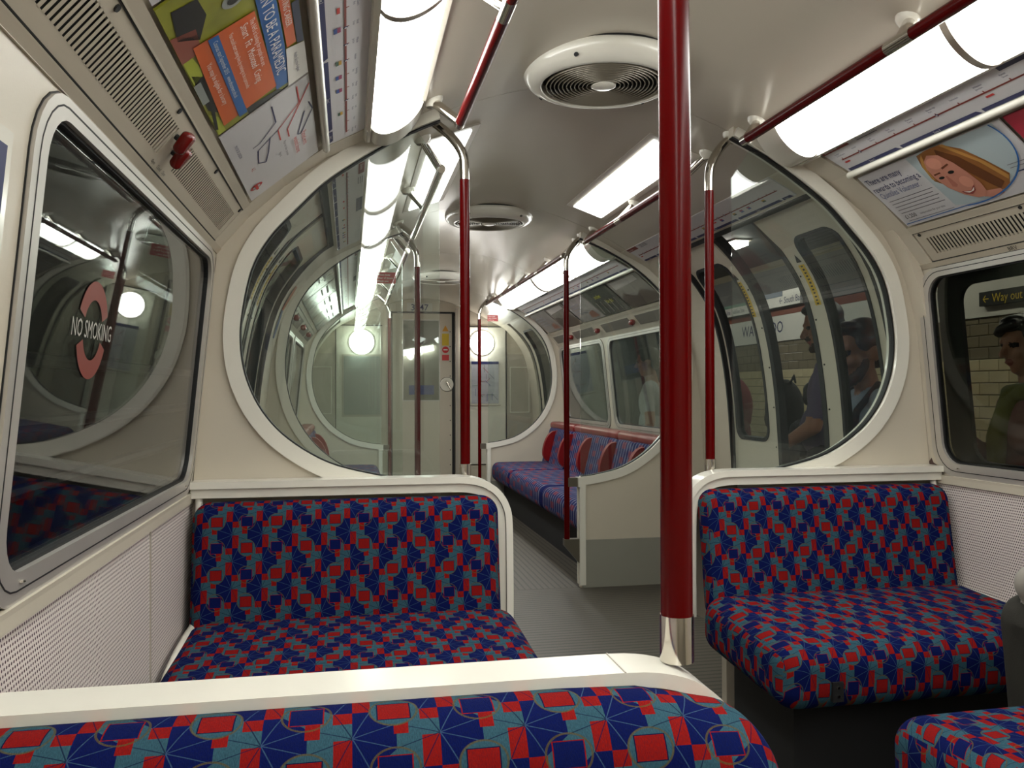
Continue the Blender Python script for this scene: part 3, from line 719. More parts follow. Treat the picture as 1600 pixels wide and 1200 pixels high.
# ------------------------------------------------------------------ ceiling fans
def fan(yy, label):
    t = thing('ceiling_fan', label, 'fan', (0, yy, 2.09), 'round ceiling ventilators')
    prof = [(.246, 2.10), (.25, 2.085), (.249, 2.07), (.242, 2.055), (.228, 2.042), (.208, 2.034), (.196, 2.032), (.192, 2.036), (.192, 2.06)]
    hs_ = MB().lathe(prof, (0, yy, 0), n=64).build('housing', cream2, t, smooth=1.0)
    MB().lathe([(.252, 2.098), (.254, 2.088)], (0, yy, 0), n=48).build('seal_ring', black, t)
    MB().lathe([(.0, 2.066), (.192, 2.066)], (0, yy, 0), n=32).build('void_disc', dark, t)
    ring = mat('fan_grille_metal', srgb(120, 112, 98), .4, metal=.3) if 'fan_grille_metal' not in MATS else MATS['fan_grille_metal']
    for k in range(11):
        r = .052+k*.0125; q = MB(); q.lathe([(r-.0022, 2.037), (r, 2.033), (r+.0022, 2.037), (r, 2.042), (r-.0022, 2.037)], (0, yy, 0), n=40); q.build('grille_ring', ring, t, smooth=1.2)
    for k in range(4):
        a = PI/4+k*PI/2; q = MB(); q.tube([(.04*math.cos(a), yy+.04*math.sin(a), 2.044), (.19*math.cos(a), yy+.19*math.sin(a), 2.044)], .004, n=6); q.build('spoke', ring, t)
    MB().lathe([(0, 2.03), (.03, 2.03), (.038, 2.034), (.04, 2.045), (0, 2.045)], (0, yy, 0), n=28).build('hub', cream2, t, smooth=.8)
    for a in (-2.2, -.9, .7, 2.3):
        c = (.236*math.cos(a), yy+.236*math.sin(a), 2.05); d = Vector((math.cos(a), math.sin(a), -.7)).normalized()
        MB().tube([Vector(c)-d*.004, Vector(c)+d*.005], .0065, n=10).build('bolt', black, hs_)
fan(2.5, 'nearest and largest round ceiling ventilator with ring grille')
fan(4.68, 'middle round ceiling ventilator just beyond the doorway')
fan(7.2, 'farthest round ceiling ventilator before the end wall')
# ------------------------------------------------------------------ seats
def cushion_uv(p, n):
    if abs(n.x) > .8: return (p[0]+p[1], p[2])
    return (p[0], p[2]+p[1])
back_uv = cushion_uv
def soft(half, r, dome=0.0, inner=4):
    def crown(p):
        x, y, z = p
        k = dome*(1-(x/half[0])**2)*(1-(y/half[1])**2)
        return (x, y, z+(k if z > 0 else 0))
    return rounded_box(half, r, seg=5, inner=inner, crown=crown if dome else None)
def tseat(side, yb, face, label, rim=False, back=True, cushion=True):
    """double transverse seat; yb = y of the backrest rear, face=-1 looks towards the camera"""
    xc = side*.772; t = thing('transverse_seat', label, 'seat', (xc, yb+face*.3, 0), 'double seats across the car')
    if back:
        b = soft((.442, .055, .205), .05); 
        shear = Matrix.Identity(4); shear[1][2] = -face*.16
        M = Matrix.Translation((xc, yb+face*.07, .568)) @ shear
        xf(b, M); b.build('backrest', moq, t, smooth=3, uv=back_uv)
    if cushion:
        c = soft((.462, .262, .085), .062, dome=.012)
        M = Matrix.Translation((side*.757, yb+face*.375, .362)) @ Matrix.Rotation(-face*.05, 4, 'X')
        xf(c, M); c.build('cushion', moq, t, smooth=3, uv=cushion_uv if face < 0 else (lambda p, n: cushion_uv((p[0], -p[1], p[2]), Vector((n.x, -n.y, n.z)))))
        MB().box((side*.80, yb+face*.30, .15), (.78, .36, .3)).build('plinth', plinth, t)
        if face < 0:
            tr = [(yb-.005, .785), (yb-.025, .66), (yb-.06, .5), (yb-.10, .44), (yb-.2, .435), (yb-.36, .425), (yb-.48, .40), (yb-.54, .34), (yb-.55, .26)]
            tr = catmull(tr, 3); MB().tube([(side*1.204, y, z) for y, z in tr], .011, n=8).build('end_trim', cream2, t, smooth=.8)
            q = MB().lathe([(.0, -.004), (.028, -.004), (.03, 0)], (side*.80, yb-.4805, .135), n=24, axis='y'); lk = q.build('lock_plate', bracket, t)
            MB().box((side*.80, yb-.4855, .135), (.006, .002, .05)).build('lock_slot', black, lk)
        bx = xc-side*.33; fy = yb+face*.375+face*.262
        lp = MB().box((bx, fy+face*.001, .325), (.03, .012, .05)).build('latch_plate', black, t)
        for zz in (.315, .337): MB().tube([(bx, fy+face*.004, zz), (bx, fy+face*.0095, zz)], .0035, n=8).build('latch_screw', chrome, lp)
    return t
tseat(-1, Y1-.06, -1, 'left patterned double seat against the near left round-glass screen')
tseat(1, Y1-.06, -1, 'right patterned double seat against the near right round-glass screen')
# nearest seat: moulded rail, upholstery below it towards the camera
t = thing('transverse_seat', 'nearest patterned seat back with cream rail, along the bottom edge', 'seat', (-.772, .8, 0), 'double seats across the car')
path = [(-1.23, .775), (-.5, .775), (-.455, .773), (-.415, .762), (-.383, .737), (-.362, .70), (-.352, .65), (-.35, .5), (-.35, .36)]
P = path[:2]+catmull(path[1:], 4)[1:]
MB().band(P, offset2(P, -.016), .858, .925).build('top_rail', cream2, t, smooth=.6)
out_ = [(x, z) for x, z in P]
MB().prism(out_+[(-.36, 0), (-1.232, 0)], .872, .912).build('back_panel', cream, t)
MB().box((-.487, .892, .7835), (.0015, .0675, .0165)).build('rail_joint', greyp, t)
def near_crown(p):
    x, y, z = p; k = max(0, (x-.25)/.188); return (x, y, z-(.04*k*k if z > -.1 else 0))
b = rounded_box((.438, .06, .22), .055, seg=5, inner=8, crown=near_crown); sh = Matrix.Identity(4); sh[1][2] = .16
xf(b, Matrix.Translation((-.775, .803, .562)) @ sh); b.build('backrest', moq, t, smooth=3, uv=back_uv)
c = soft((.44, .25, .085), .06, dome=.012); xf(c, Matrix.Translation((-.772, .50, .36))); c.build('cushion', moq, t, smooth=3, uv=cushion_uv)
MB().box((-.8, .58, .14), (.78, .36, .28)).build('plinth', plinth, t)
# right counterpart: back panel and cushion facing away from the camera
t = tseat(1, .92, 1, 'right patterned seat cushion in the bottom right corner, facing away')
path = [(1.23, .775), (.5, .775), (.455, .773), (.415, .762), (.383, .737), (.362, .70), (.352, .65), (.35, .5), (.35, .36)]
P = path[:2]+catmull(path[1:], 4)[1:]
MB().band(P, offset2(P, .016), .858, .925).build('top_rail', cream2, t, smooth=.6)
MB().prism(P+[(.36, 0), (1.232, 0)], .872, .912).build('back_panel', cream, t)
# longitudinal benches
def bench(side, label):
    t = thing('bench_seat', label, 'seat', (side*.85, (YP+YQ)/2, 0), 'long benches along the walls')
    ya, yb = YP+.03, YQ-.03
    cuts = [ya, 5.66, 6.86, yb]
    for a, b in zip(cuts, cuts[1:]):
        q = soft((.275, (b-a)/2-.003, .085), .06, dome=.01); xf(q, Matrix.Translation((side*.79, (a+b)/2, .355)))
        q.build('cushion', bcl, t, smooth=3, uv=lambda p, n: (p[1], p[2]+abs(p[0])))
    for a, b in zip([ya, 5.69, 7.2-.35+.0], [5.69, 6.85, yb]):
        q = soft((.05, (b-a)/2-.003, .19), .045)
        sh = Matrix.Identity(4); sh[0][2] = side*.25; xf(q, Matrix.Translation((side*1.075, (a+b)/2, .58)) @ sh); q.build('backrest', bcl, t, smooth=3, uv=lambda p, n: (p[1], p[2]))
        q = rounded_box((.06, (b-a)/2-.003, .034), .03, seg=4, inner=2); xf(q, Matrix.Translation((side*1.135, (a+b)/2, .775))); q.build('head_roll', redv, t, smooth=3)
    for yy in (5.11, 5.69, 6.28, 6.87, 7.44):
        pr = catmull([(1.10, .47), (.99, .46), (.95, .5), (.945, .56), (.965, .64), (1.0, .70), (1.04, .73), (1.10, .73)], 3)
        q = MB().prism([(side*x, z) for x, z in pr], yy-.026, yy+.026)
        o_ = q.build('armrest', arml, t, smooth=.9); bv = o_.modifiers.new('bevel', 'BEVEL'); bv.width = .012; bv.segments = 3; bv.limit_method = 'ANGLE'; bv.angle_limit = .9
    MB().box((side*.93, (ya+yb)/2, .14), (.58, yb-ya, .28)).build('plinth', plinth, t)
bench(1, 'right long bench with red-topped backrests under the platform windows')
bench(-1, 'left long bench mostly hidden behind the near left glass')
# ------------------------------------------------------------------ end wall
prof = [(x, z) for x, z in PROF]; outline = [(x, z) for x, z in prof]+[(-x, z) for x, z in reversed(prof[:-1])]
we = MB(); DW, DH = .36, 1.955
half = [(x, z) for x, z in prof]
we.prism([(DW, 0)]+half[:1]+half[1:-3]+[(DW, DH+.06), (DW, DH)], YE, YE+.05) if False else None
for s_ in (-1, 1):
    we.prism([(s_*DW, 0)]+[(s_*x, z) for x, z in prof if x > DW]+[(s_*DW, 2.03)], YE, YE+.05)
we.prism([(-DW, DH)]+[(DW, DH), (DW, 2.03)]+[(x, z) for x, z in prof if x <= .25]+[(-x, z) for x, z in reversed(prof) if 0 < x <= .25]+[(-DW, 2.03)], YE, YE+.05)
wo = we.build('wall_end', cream); tag(wo, 'cream end wall with connecting door and globe lamps', kind='structure')
for s_ in (-1, 1):
    for k, (xa, xb, za, zb) in enumerate(((.44, .905, .3, 1.79), (.93, 1.2, .25, 1.5))):
        q = MB().box((s_*(xa+xb)/2, YE-.004, (za+zb)/2), (xb-xa, .008, zb-za)); o_ = q.build('wall_panel', greyp if k else cream2, wo)
for s_ in (-1, 1):
    for (xa, xb, za, zb) in ((.912, .92, .3, 1.8), (.43, 1.0, 1.795, 1.803), (.43, .91, .296, .304)):
        MB().box((s_*(xa+xb)/2, YE-.006, (za+zb)/2), (xb-xa, .012, zb-za)).build('panel_seam', black, wo)
    for (xa, xb, za, zb) in ((.955, .962, .86, 1.36), (1.165, 1.172, .86, 1.36), (.955, 1.172, .86, .867), (.955, 1.172, 1.353, 1.36)):
        MB().box((s_*(xa+xb)/2, YE-.01, (za+zb)/2), (xb-xa, .006, zb-za)).build('panel_bead', cream2, wo)
# framed panel recess on each side, map sheet on the right
mp_ = mat('map_paper', srgb(186, 188, 196), .4, noise=.08, nscale=30)
for s_ in (-1, 1):
    t = thing('wall_notice', ('tube map sheet with blue header on the end wall, right of door' if s_ > 0 else 'dark framed notice on the end wall below the left globe lamp'), 'notice', (s_*.68, YE-.012, 1.19), 'notices on the end wall')
    if s_ > 0:
        MB().box((.68, YE-.0125, 1.19), (.30, .006, .46)).build('sheet', mp_, t)
        MB().box((.68, YE-.0165, 1.405), (.30, .002, .03)).build('header_bar', plain('header_navy', (34, 42, 92)), t)
        for k in range(16):
            cols = [(150, 60, 60), (70, 80, 150), (60, 110, 80), (120, 110, 130)]
            xx = random.uniform(.56, .80); zz = random.uniform(1.0, 1.37); L = random.uniform(.05, .14); a = random.choice((0, PI/2, PI/4, -PI/4))
            MB().box((xx, YE-.0162, zz), (min(L, .08), .001, .004), Matrix.Rotation(a, 3, 'Y')).build('route_line', plain('route_%d' % (k % 4), cols[k % 4]), t)
        MB().box((.68, YE-.014, .94), (.34, .01, .012)).build('ledge', greyp, t)
    else:
        MB().box((-.64, YE-.0125, 1.16), (.42, .008, .66)).build('frame', greyp, t)
        MB().box((-.64, YE-.018, 1.16), (.38, .004, .62)).build('sheet', mat('smoky_sheet', srgb(130, 140, 136), .3), t)
td = thing('door_7', 'cream connecting door with window in the end wall', None, (0, YE, 0), kind='structure')
GX0, GX1, GZ0, GZ1 = -.21, .185, .995, 1.865
for (xa, xb, za, zb) in ((-.32, GX0, .02, 1.935), (GX1, .32, .02, 1.935), (GX0, GX1, .02, GZ0), (GX0, GX1, GZ1, 1.935)):
    MB().box(((xa+xb)/2, YE+.03, (za+zb)/2), (xb-xa, .035, zb-za)).build('door_board', cream, td)
MB().box(((GX0+GX1)/2, YE+.03, (GZ0+GZ1)/2), (GX1-GX0, .005, GZ1-GZ0)).build('pane', platglass, td)
for x_ in (GX0, GX1): MB().box((x_, YE+.01, (GZ0+GZ1)/2), (.012, .008, GZ1-GZ0)).build('glazing_bead', alu, td)
for z_ in (GZ0, GZ1): MB().box(((GX0+GX1)/2, YE+.01, z_), (GX1-GX0, .008, .012)).build('glazing_bead', alu, td)
MB().box((0, YE+.03, 1.945), (.68, .05, .02)).build('door_gap', black, td)
for x_ in (-.335, .335): MB().box((x_, YE+.03, .97), (.03, .05, 1.94)).build('door_gap', black, td)
MB().tube([(.26, YE+.01, 1.20), (.26, YE-.02, 1.20), (.262, YE-.03, 1.185), (.30, YE-.035, 1.12)], .011, n=10).build('door_handle', chrome, td, smooth=.9)
MB().lathe([(.075, 0), (.075, -.006), (.066, -.008), (.0, -.008)], (.265, YE+.012, 1.17), n=28, axis='y').build('handle_plate', cream2, td)
MB().lathe([(.079, 0), (.079, -.004), (.075, -.004)], (.265, YE+.012, 1.17), n=28, axis='y').build('handle_ring', black, td)
for z_ in [.3+.16*k for k in range(10)]:
    MB().tube([(.30, YE+.013, z_), (.30, YE+.008, z_)], .006, n=6).build('rivet', black, td)
MB().box((-.01, YE+.008, 1.11), (.27, .004, .1)).build('blue_plate', plain('plate_blue', (40, 60, 110)), td)
for k, (z_, h_, c_) in enumerate(((1.75, .06, (210, 150, 50)), (1.655, .13, (206, 176, 40)), (1.49, .06, (200, 60, 60)))):
    if k == 0: MB().prism([(.215, 1.745), (.285, 1.745), (.25, 1.81)], YE+.009, YE+.011).build('warning_triangle', plain('warn_amber', c_), td)
    elif k == 1: MB().box((.25, YE+.01, z_), (.075, .003, h_)).build('yellow_notice', plain('warn_yellow', c_), td)
    else: MB().box((.25, YE+.01, z_-.03), (.075, .003, h_)).build('red_notice', plain('warn_red', c_), td)
MB().lathe([(.036, 0), (.036, -.003), (0, -.003)], (.25, YE+.012, 1.545), n=20, axis='y').build('no_entry_disc', plain('warn_red2', (200, 40, 44)), td)
MB().box((.25, YE+.007, 1.545), (.045, .003, .012)).build('no_entry_bar', plain('print_white', (225, 222, 214)), td)
for x_ in (-.37, .37): tag(MB().box((x_, YE-.006, 1.0), (.03, .03, 1.98)).build('door_post', greyp, td))
# car number plate over the door
t = thing('number_plate', 'white car number plate reading 3447 above the end door', 'sign', (-.035, YE-.004, 2.0))
MB().box((-.03, YE-.004, 2.0), (.27, .006, .09)).build('plate', plain('plate_white', (206, 204, 196)), t)
put_text('car_number', '3447', .095, lambda a, b: (-.03+a, YE-.0085, 1.966+b), plain('number_blue', (40, 48, 96)), t, 'CENTER', 1.0, .006)
# next car glimpsed through the end-door window: pale end wall
ob = MB()
ob.box((0, YE+1.55, 1.0), (2.3, .04, 2.1)); o_ = ob.build('wall_next_car', cream); tag(o_, 'pale end of the next car seen through the door window', kind='structure')
t = thing('pane_reflection', 'glowing strip added as the reflection in the end door window', 'lamp', (0, YE+1.5, 1.6))  # glowing strip added to stand for a reflection in the door pane
MB().box((.02, YE+1.5, 1.60), (.5, .05, .07), Matrix.Rotation(-.18, 3, 'Y')).build('diffuser', panelm, t)
MB().box((.02, YE+1.515, 1.645), (.54, .06, .02), Matrix.Rotation(-.18, 3, 'Y')).build('housing', greyp, t)
# unseen wall added behind the camera to bounce light; the car runs on
tag(MB().prism(outline, Y0-.05, Y0).build('wall_bounce', cream), 'cream wall added behind the camera to bounce light', kind='structure')
chip = mat('chipped_primer', srgb(84, 62, 56), .8, noise=.2, nscale=60)
def chips(side, root, y, z, pts):
    mq = wallmap(side); s0 = s_of_z(z); MB().add([mq(y+a, s0+b, .0012) for a, b in pts], [tuple(range(len(pts)))]).build('paint_chip', chip, root, recalc=False)
chips(1, wr, 2.60, .81, [(.03, -.005), (.035, .03), (.02, .045), (.012, .028), (-.005, .022), (-.02, .012), (-.035, .01), (-.03, -.004)])
chips(1, wr, 2.625, 1.42, [(.01, 0), (.015, .02), (.006, .045), (-.002, .02)])
chips(1, wr, 2.628, 1.385, [(.006, 0), (.008, .012), (-.002, .014)])
chips(-1, wl, 2.628, 1.40, [(.01, 0), (.016, .03), (.012, .09), (-.002, .095), (.002, .04)])
# ------------------------------------------------------------------ advert cards and line maps
WH = plain('card_white', (205, 202, 204), .3); NAV = plain('print_navy', (36, 40, 88)); BRN = plain('line_brown', (128, 52, 44)); REDP = plain('print_red', (196, 62, 56)); GRYP = plain('print_grey', (116, 112, 118))
ORG = plain('print_orange', (214, 98, 40), .3); BLU = plain('print_blue', (34, 98, 168), .3); WHT = plain('print_white', (225, 222, 214))
def cardmap(side, a, b, y_start):
    """returns mp2(u,t,off): u metres along the reading direction from y_start, t up the card"""
    mp = stripmap(side, a, b); d = 1 if side < 0 else -1
    return lambda u, t, off=0: mp(y_start+d*u, t, off)
def card(name, label, cat, side, a, b, y_start, L, t0, t1, m=WH, group=None, off=.0):
    mp2 = cardmap(side, a, b, y_start); t = thing(name, label, cat, mp2(L/2, (t0+t1)/2), group)
    vs = [mp2(u, q, o) for o in (.002+off, -.002+off) for (u, q) in ((0, t0), (L, t0), (L, t1), (0, t1))]
    MB().add(vs, [(0, 1, 2, 3), (7, 6, 5, 4), (0, 4, 5, 1), (1, 5, 6, 2), (2, 6, 7, 3), (3, 7, 4, 0)]).build('card', m, t)
    def poly(name, pts, mm, o=.003): return MB().add([mp2(p[0], p[1], o+off) for p in pts], [tuple(range(len(pts)))]).build(name, mm, t, recalc=False)
    def txt(s, u, q, size, mm, o=.0045, xs=.85, bold=0.): return put_text('lettering', s, size, lambda x, y: mp2(u+x, q+y, o+off), mm, t, 'LEFT', xs, bold)
    return t, poly, txt
def bar(u0, u1, t0, t1): return [(u0, t0), (u1, t0), (u1, t1), (u0, t1)]
def line(p, q, w):
    d = Vector((q[0]-p[0], q[1]-p[1])).normalized()*w/2; n = Vector((-d.y, d.x))
    return [(p[0]-n.x, p[1]-n.y), (q[0]-n.x, q[1]-n.y), (q[0]+n.x, q[1]+n.y), (p[0]+n.x, p[1]+n.y)]
def blob(cx, cy, rx, ry, n=20, a0=0, a1=2*PI): return [(cx+rx*math.cos(a0+(a1-a0)*k/n), cy+ry*math.sin(a0+(a1-a0)*k/n)) for k in range(n if a1-a0 > 6.2 else n+1)]
# paramedic advert (left, nearer); u=0 at y=1.27
hv = mat('print_hivis', srgb(150, 152, 52), .3, noise=.35, nscale=14)
t, poly, txt = card('advert_card', 'orange and blue paramedic training advert on the left cornice', 'poster', -1, VT, DT, 1.27, .595, .03, .27, hv, 'advert cards')
dk = plain('print_dark', (34, 34, 32), .3); gy = plain('print_silver', (150, 156, 152), .3); skin_p = plain('print_skin', (150, 84, 70), .3); grn = plain('print_green', (74, 84, 40), .3)
poly('photo_jacket_fold', [(.0, .12), (.05, .2), (.02, .268), (.0, .268)], grn)
poly('photo_dark_pocket', [(.03, .05), (.12, .04), (.16, .075), (.1, .1), (.04, .095)], dk)
poly('photo_reflective_band', [(.04, .15), (.14, .22), (.16, .2), (.06, .13)], gy)
poly('photo_crest', blob(.11, .15, .022, .022), gy); poly('photo_crest', blob(.11, .15, .012, .012), dk, .004)
poly('photo_arm', [(.1, .03), (.2, .03), (.2, .07), (.12, .075)], skin_p)
poly('photo_radio', [(.26, .035), (.44, .035), (.5, .06), (.3, .06)], dk)
poly('photo_strap', [(.22, .06), (.55, .03), (.56, .036), (.23, .07)], dk, .0035)
poly('photo_blue_tag', [(.3, .03), (.4, .03), (.4, .045), (.3, .045)], gy, .004)
poly('photo_reflective_band', [(.0, .2), (.06, .268), (.085, .268), (.0, .17)], gy)
poly('photo_reflective_band', [(.16, .2), (.2, .268), (.23, .268), (.175, .19)], gy)
poly('photo_bright_cloth', [(.08, .21), (.15, .262), (.16, .262), (.16, .235), (.1, .19)], plain('print_lime', (176, 186, 60), .3))
poly('photo_dark_cable', line((.02, .1), (.12, .24), .006), dk, .0036); poly('photo_dark_cable', line((.12, .24), (.2, .262), .006), dk, .0036)
poly('photo_bright_cloth', [(.2, .032), (.3, .032), (.28, .06), (.2, .05)], plain('print_lime', (176, 186, 60), .3))
poly('photo_bright_cloth', [(.46, .032), (.59, .032), (.59, .05), (.5, .048)], plain('print_lime', (176, 186, 60), .3))
poly('photo_crowd', [(.555, .11), (.594, .11), (.594, .2), (.575, .19)], dk)
poly('orange_block', [(.17, .058), (.187, .18), (.55, .188), (.56, .05)], ORG, .004)
poly('blue_stripe', [(.175, .086), (.18, .106), (.57, .108), (.57, .088)], BLU, .005)
poly('blue_block', [(.12, .186), (.13, .224), (.575, .224), (.572, .186)], BLU, .004)
poly('orange_block', [(.1, .228), (.1, .25), (.41, .25), (.41, .228)], ORG, .004)
poly('white_corner', [(.41, .225), (.43, .268), (.594, .268), (.594, .215)], WHT, .005)
poly('photo_sky', [(.25, .252), (.42, .252), (.43, .268), (.25, .268)], plain('print_slate', (78, 84, 104)), .004)
txt('TRAIN TO BE A PARAMEDIC', .1, .193, .034, WHT, .0065, .93, .0); txt('FOR AN EXCITING CAREER', .11, .233, .019, WHT, .0065, .9)
txt('The NHS is looking for people who are:', .2, .166, .015, WHT, .0065); txt('Smart   Fit   Motivated   Caring', .2, .146, .023, WHT, .0065, .9)
txt('You could start saving lives by training to be a paramedic', .2, .122, .0135, WHT, .0065, .82); txt('Courses start September 2015    www.nhscareers.nhs.uk', .19, .092, .0135, WHT, .0065, .86)
txt('You may be eligible for a bursary', .25, .066, .016, WHT, .0065, .95)
txt('Health Education England', .45, .24, .011, NAV, .0065)
# white map advert (left, farther)
t, poly, txt = card('advert_card', 'white service notice with blue and red route sketch, beside paramedic advert', 'poster', -1, VT, DT, 1.885, .6, .03, .27, WH, 'advert cards')
for a, b, c in (((.03, .165), (.14, .165), NAV), ((.14, .165), (.2, .11), NAV), ((.2, .11), (.2, .09), NAV), ((.2, .165), (.24, .1), NAV), ((.24, .1), (.33, .09), NAV), ((.33, .09), (.36, .11), NAV), ((.36, .11), (.3, .125), NAV), ((.3, .125), (.21, .14), NAV),
                ((.02, .235), (.12, .235), REDP), ((.12, .235), (.2, .165), REDP), ((.2, .165), (.28, .165), REDP), ((.05, .268), (.24, .19), REDP), ((.24, .19), (.3, .19), REDP), ((.16, .26), (.22, .268), NAV), ((.22, .268), (.34, .225), NAV), ((.34, .225), (.33, .215), NAV), ((.33, .215), (.2, .245), NAV)):
    poly('route_line', line(a, b, .0035), c)
txt('Planned works', .33, .225, .022, REDP); txt('weekend closures', .33, .2, .022, REDP); txt('Please check before you travel', .3, .17, .012, GRYP); txt('tfl.gov.uk', .36, .15, .012, GRYP)
txt('MAYOR OF LONDON', .1, .05, .012, NAV); txt('A-Z', .33, .065, .016, REDP)
poly('roundel_ring', blob(.5, .06, .02, .02), REDP); poly('roundel_centre', blob(.5, .06, .012, .012), WH, .004); poly('roundel_bar', bar(.474, .526, .056, .064), REDP, .005)
STN = ['Harrow & Wealdstone', 'Kenton', 'South Kenton', 'North Wembley', 'Wembley Central', 'Stonebridge Park', 'Harlesden', 'Willesden Junction', 'Kensal Green', "Queen's Park", 'Kilburn Park', 'Maida Vale', 'Warwick Avenue', 'Paddington', 'Edgware Road', 'Marylebone', 'Baker Street', "Regent's Park", 'Oxford Circus', 'Piccadilly Circus', 'Charing Cross', 'Embankment', 'Waterloo', 'Lambeth North', 'Elephant & Castle']
def line_map(side, y_start, L, label, rev=False, names=True):
    t, poly, txt = card('line_diagram', label, 'map', side, DT, MT, y_start, L, .012, .138, WH, 'Bakerloo line diagrams', off=.001)
    poly('line_bar', bar(.04, L-.05, .066, .071), BRN)
    n = len(STN); names_ = list(reversed(STN)) if rev else STN
    for k in range(n):
        u = .05+(L-.11)*k/(n-1); poly('station_tick', bar(u-.002, u+.002, .071, .077), BRN)
        if k % 4 == 1 or k in (13, 16, 18): poly('interchange_ring', blob(u, .0685, .0055, .0055, 10), NAV, .004); poly('interchange_dot', blob(u, .0685, .0034, .0034, 10), WH, .005)
        if k in (0, 7, 9, 15): poly('rail_flag', bar(u-.012, u+.014, .05, .057), REDP)
        if k in (13, 18, 22): poly('connection_flag', bar(u-.01, u+.014, .051, .058), plain('flag_amber', (196, 150, 40))); poly('connection_flag', bar(u-.01, u+.014, .044, .051), plain('flag_green', (44, 78, 60)))
        if k in (16, 19, 20): poly('connection_flag', bar(u-.01, u+.014, .05, .058), plain('flag_magenta', (150, 50, 90))); poly('connection_flag', bar(u-.01, u+.014, .042, .05), plain('flag_blue', (50, 80, 150)))
        if names:
            ws = names_[k].split(' ', 1)
            for j, wd in enumerate(ws): txt(wd, u-.012, .09-(.009*j)+(.004 if len(ws) > 1 else 0), .0085, NAV, .003)
    zs = [0, .12, .27, .45, .72, .95, 1.0]
    for k in range(6):
        a, b = .01+(L-.02)*zs[k], .01+(L-.02)*zs[k+1]
        poly('zone_bar', [(a+.004, .013), (b-.004, .013), (b-.016, .026), (a+.004, .026)], NAV)
        txt('Zone %d' % (5-k if k < 4 else k-2), (a+b)/2-.02, .0155, .011, WHT, .0045)
    poly('title_block', bar(.0, .14, .112, .136), BRN); txt('Bakerloo line', .015, .118, .015, WHT, .0045)
    poly('key_block', bar(L*.34, L*.34+.24, .108, .136), plain('key_slate', (66, 68, 92)))
    for k in range(3): poly('key_text', bar(.18+.001*k, .18+.1, .112+.008*k, .115+.008*k), GRYP)
    return t
line_map(1, 2.49, 2.2, 'long brown line map strip on the near right cornice')
line_map(-1, .3, 2.19, 'long brown line map strip on the near left cornice', rev=True)
line_map(1, 4.42, 1.6, 'brown line map strip above the right doorway', rev=False, names=False)
line_map(-1, 2.85, 1.5, 'brown line map strip above the left doorway', names=False)
line_map(1, 7.6, 2.9, 'brown line map strip above the right bench', names=False)
line_map(-1, 4.65, 2.9, 'brown line map strip above the left bench', names=False)
# volunteer advert (right); u=0 at y=2.49
t, poly, txt = card('advert_card', 'white volunteer advert with smiling fair-haired woman on right cornice', 'poster', 1, VT, DT, 2.49, .61, .03, .27, WH, 'advert cards')
bg = plain('print_paleblue', (176, 190, 194), .3); hair1 = plain('print_hair', (150, 96, 48), .3); hair2 = plain('print_hair_dark', (104, 58, 28), .3); hair3 = plain('print_hair_light', (190, 138, 72), .3); face = plain('print_face', (196, 132, 112), .3); face2 = plain('print_cheek', (212, 146, 124), .3); lip = plain('print_lip', (150, 66, 64), .3); brow = plain('print_brow', (110, 60, 40), .3)
poly('photo_backdrop', [(.24, .267), (.585, .267)]+[(p[0], p[1]) for p in blob(.34, .21, .245, .165, 14, .1, -PI*.62)], bg, .003)
poly('hair_mass', [(.285, .262), (.33, .268), (.39, .268), (.44, .23), (.475, .17), (.505, .105), (.48, .075), (.45, .062), (.40, .06), (.36, .09), (.3, .12), (.262, .16), (.268, .22)], hair1, .0035)
poly('hair_shadow', [(.36, .26), (.41, .21), (.44, .15), (.47, .085), (.44, .066), (.42, .1), (.385, .17), (.345, .23)], hair2, .004)
poly('hair_strand', [(.385, .266), (.4, .266), (.47, .17), (.5, .1), (.488, .088), (.455, .17)], hair3, .0045)
poly('hair_strand', [(.29, .25), (.305, .26), (.275, .2), (.27, .16), (.262, .17), (.27, .22)], hair3, .0045)
poly('face_shape', [(.292, .235), (.32, .252), (.355, .24), (.378, .2), (.392, .155), (.4, .11), (.395, .075), (.375, .058), (.35, .06), (.315, .085), (.286, .125), (.275, .17), (.278, .21)], face, .005)
poly('forehead_light', blob(.318, .218, .026, .022), face2, .0055); poly('cheek_light', blob(.362, .125, .022, .022), face2, .0055)
poly('neck', [(.385, .075), (.44, .068), (.44, .05), (.40, .045), (.37, .056)], face, .0042)
poly('eye', blob(.299, .164, .011, .005), dk, .006); poly('eye', blob(.345, .172, .012, .006), dk, .006)
poly('eyebrow', [(.283, .178), (.31, .18), (.31, .185), (.284, .184)], brow, .006); poly('eyebrow', [(.327, .19), (.36, .198), (.36, .204), (.328, .197)], brow, .006)
poly('nose', [(.315, .165), (.322, .165), (.328, .125), (.318, .118), (.306, .124)], plain('print_nose', (180, 112, 96), .3), .0058)
poly('mouth', [(.318, .098), (.35, .092), (.376, .108), (.365, .088), (.345, .078), (.325, .085)], lip, .006); poly('teeth', [(.324, .095), (.35, .09), (.37, .1), (.36, .089), (.34, .086)], WHT, .0065)
arcp = [(p[0], p[1]) for p in blob(.34, .21, .25, .168, 24, .35, -PI*.56)]
MBl = arcp
for a, b in zip(arcp, arcp[1:]): poly('blue_swoosh', line(a, b, .0045), BLU, .006)
poly('blue_rule', line((.01, .042), (arcp[-1][0]+.0, arcp[-1][1]), .003), BLU, .005)
txt('There are many', .015, .226, .034, NAV, .0045, .76, .008); txt('rewards to becoming a', .017, .193, .034, NAV, .007, .70, .008); txt('Quintiles Volunteer.', .019, .162, .033, plain('print_slateblue', (90, 98, 140)), .0045, .70)
for k in range(5): poly('body_text', bar(.03, .235-.012*(k % 2), .142-.014*k, .1445-.014*k), GRYP, .004)
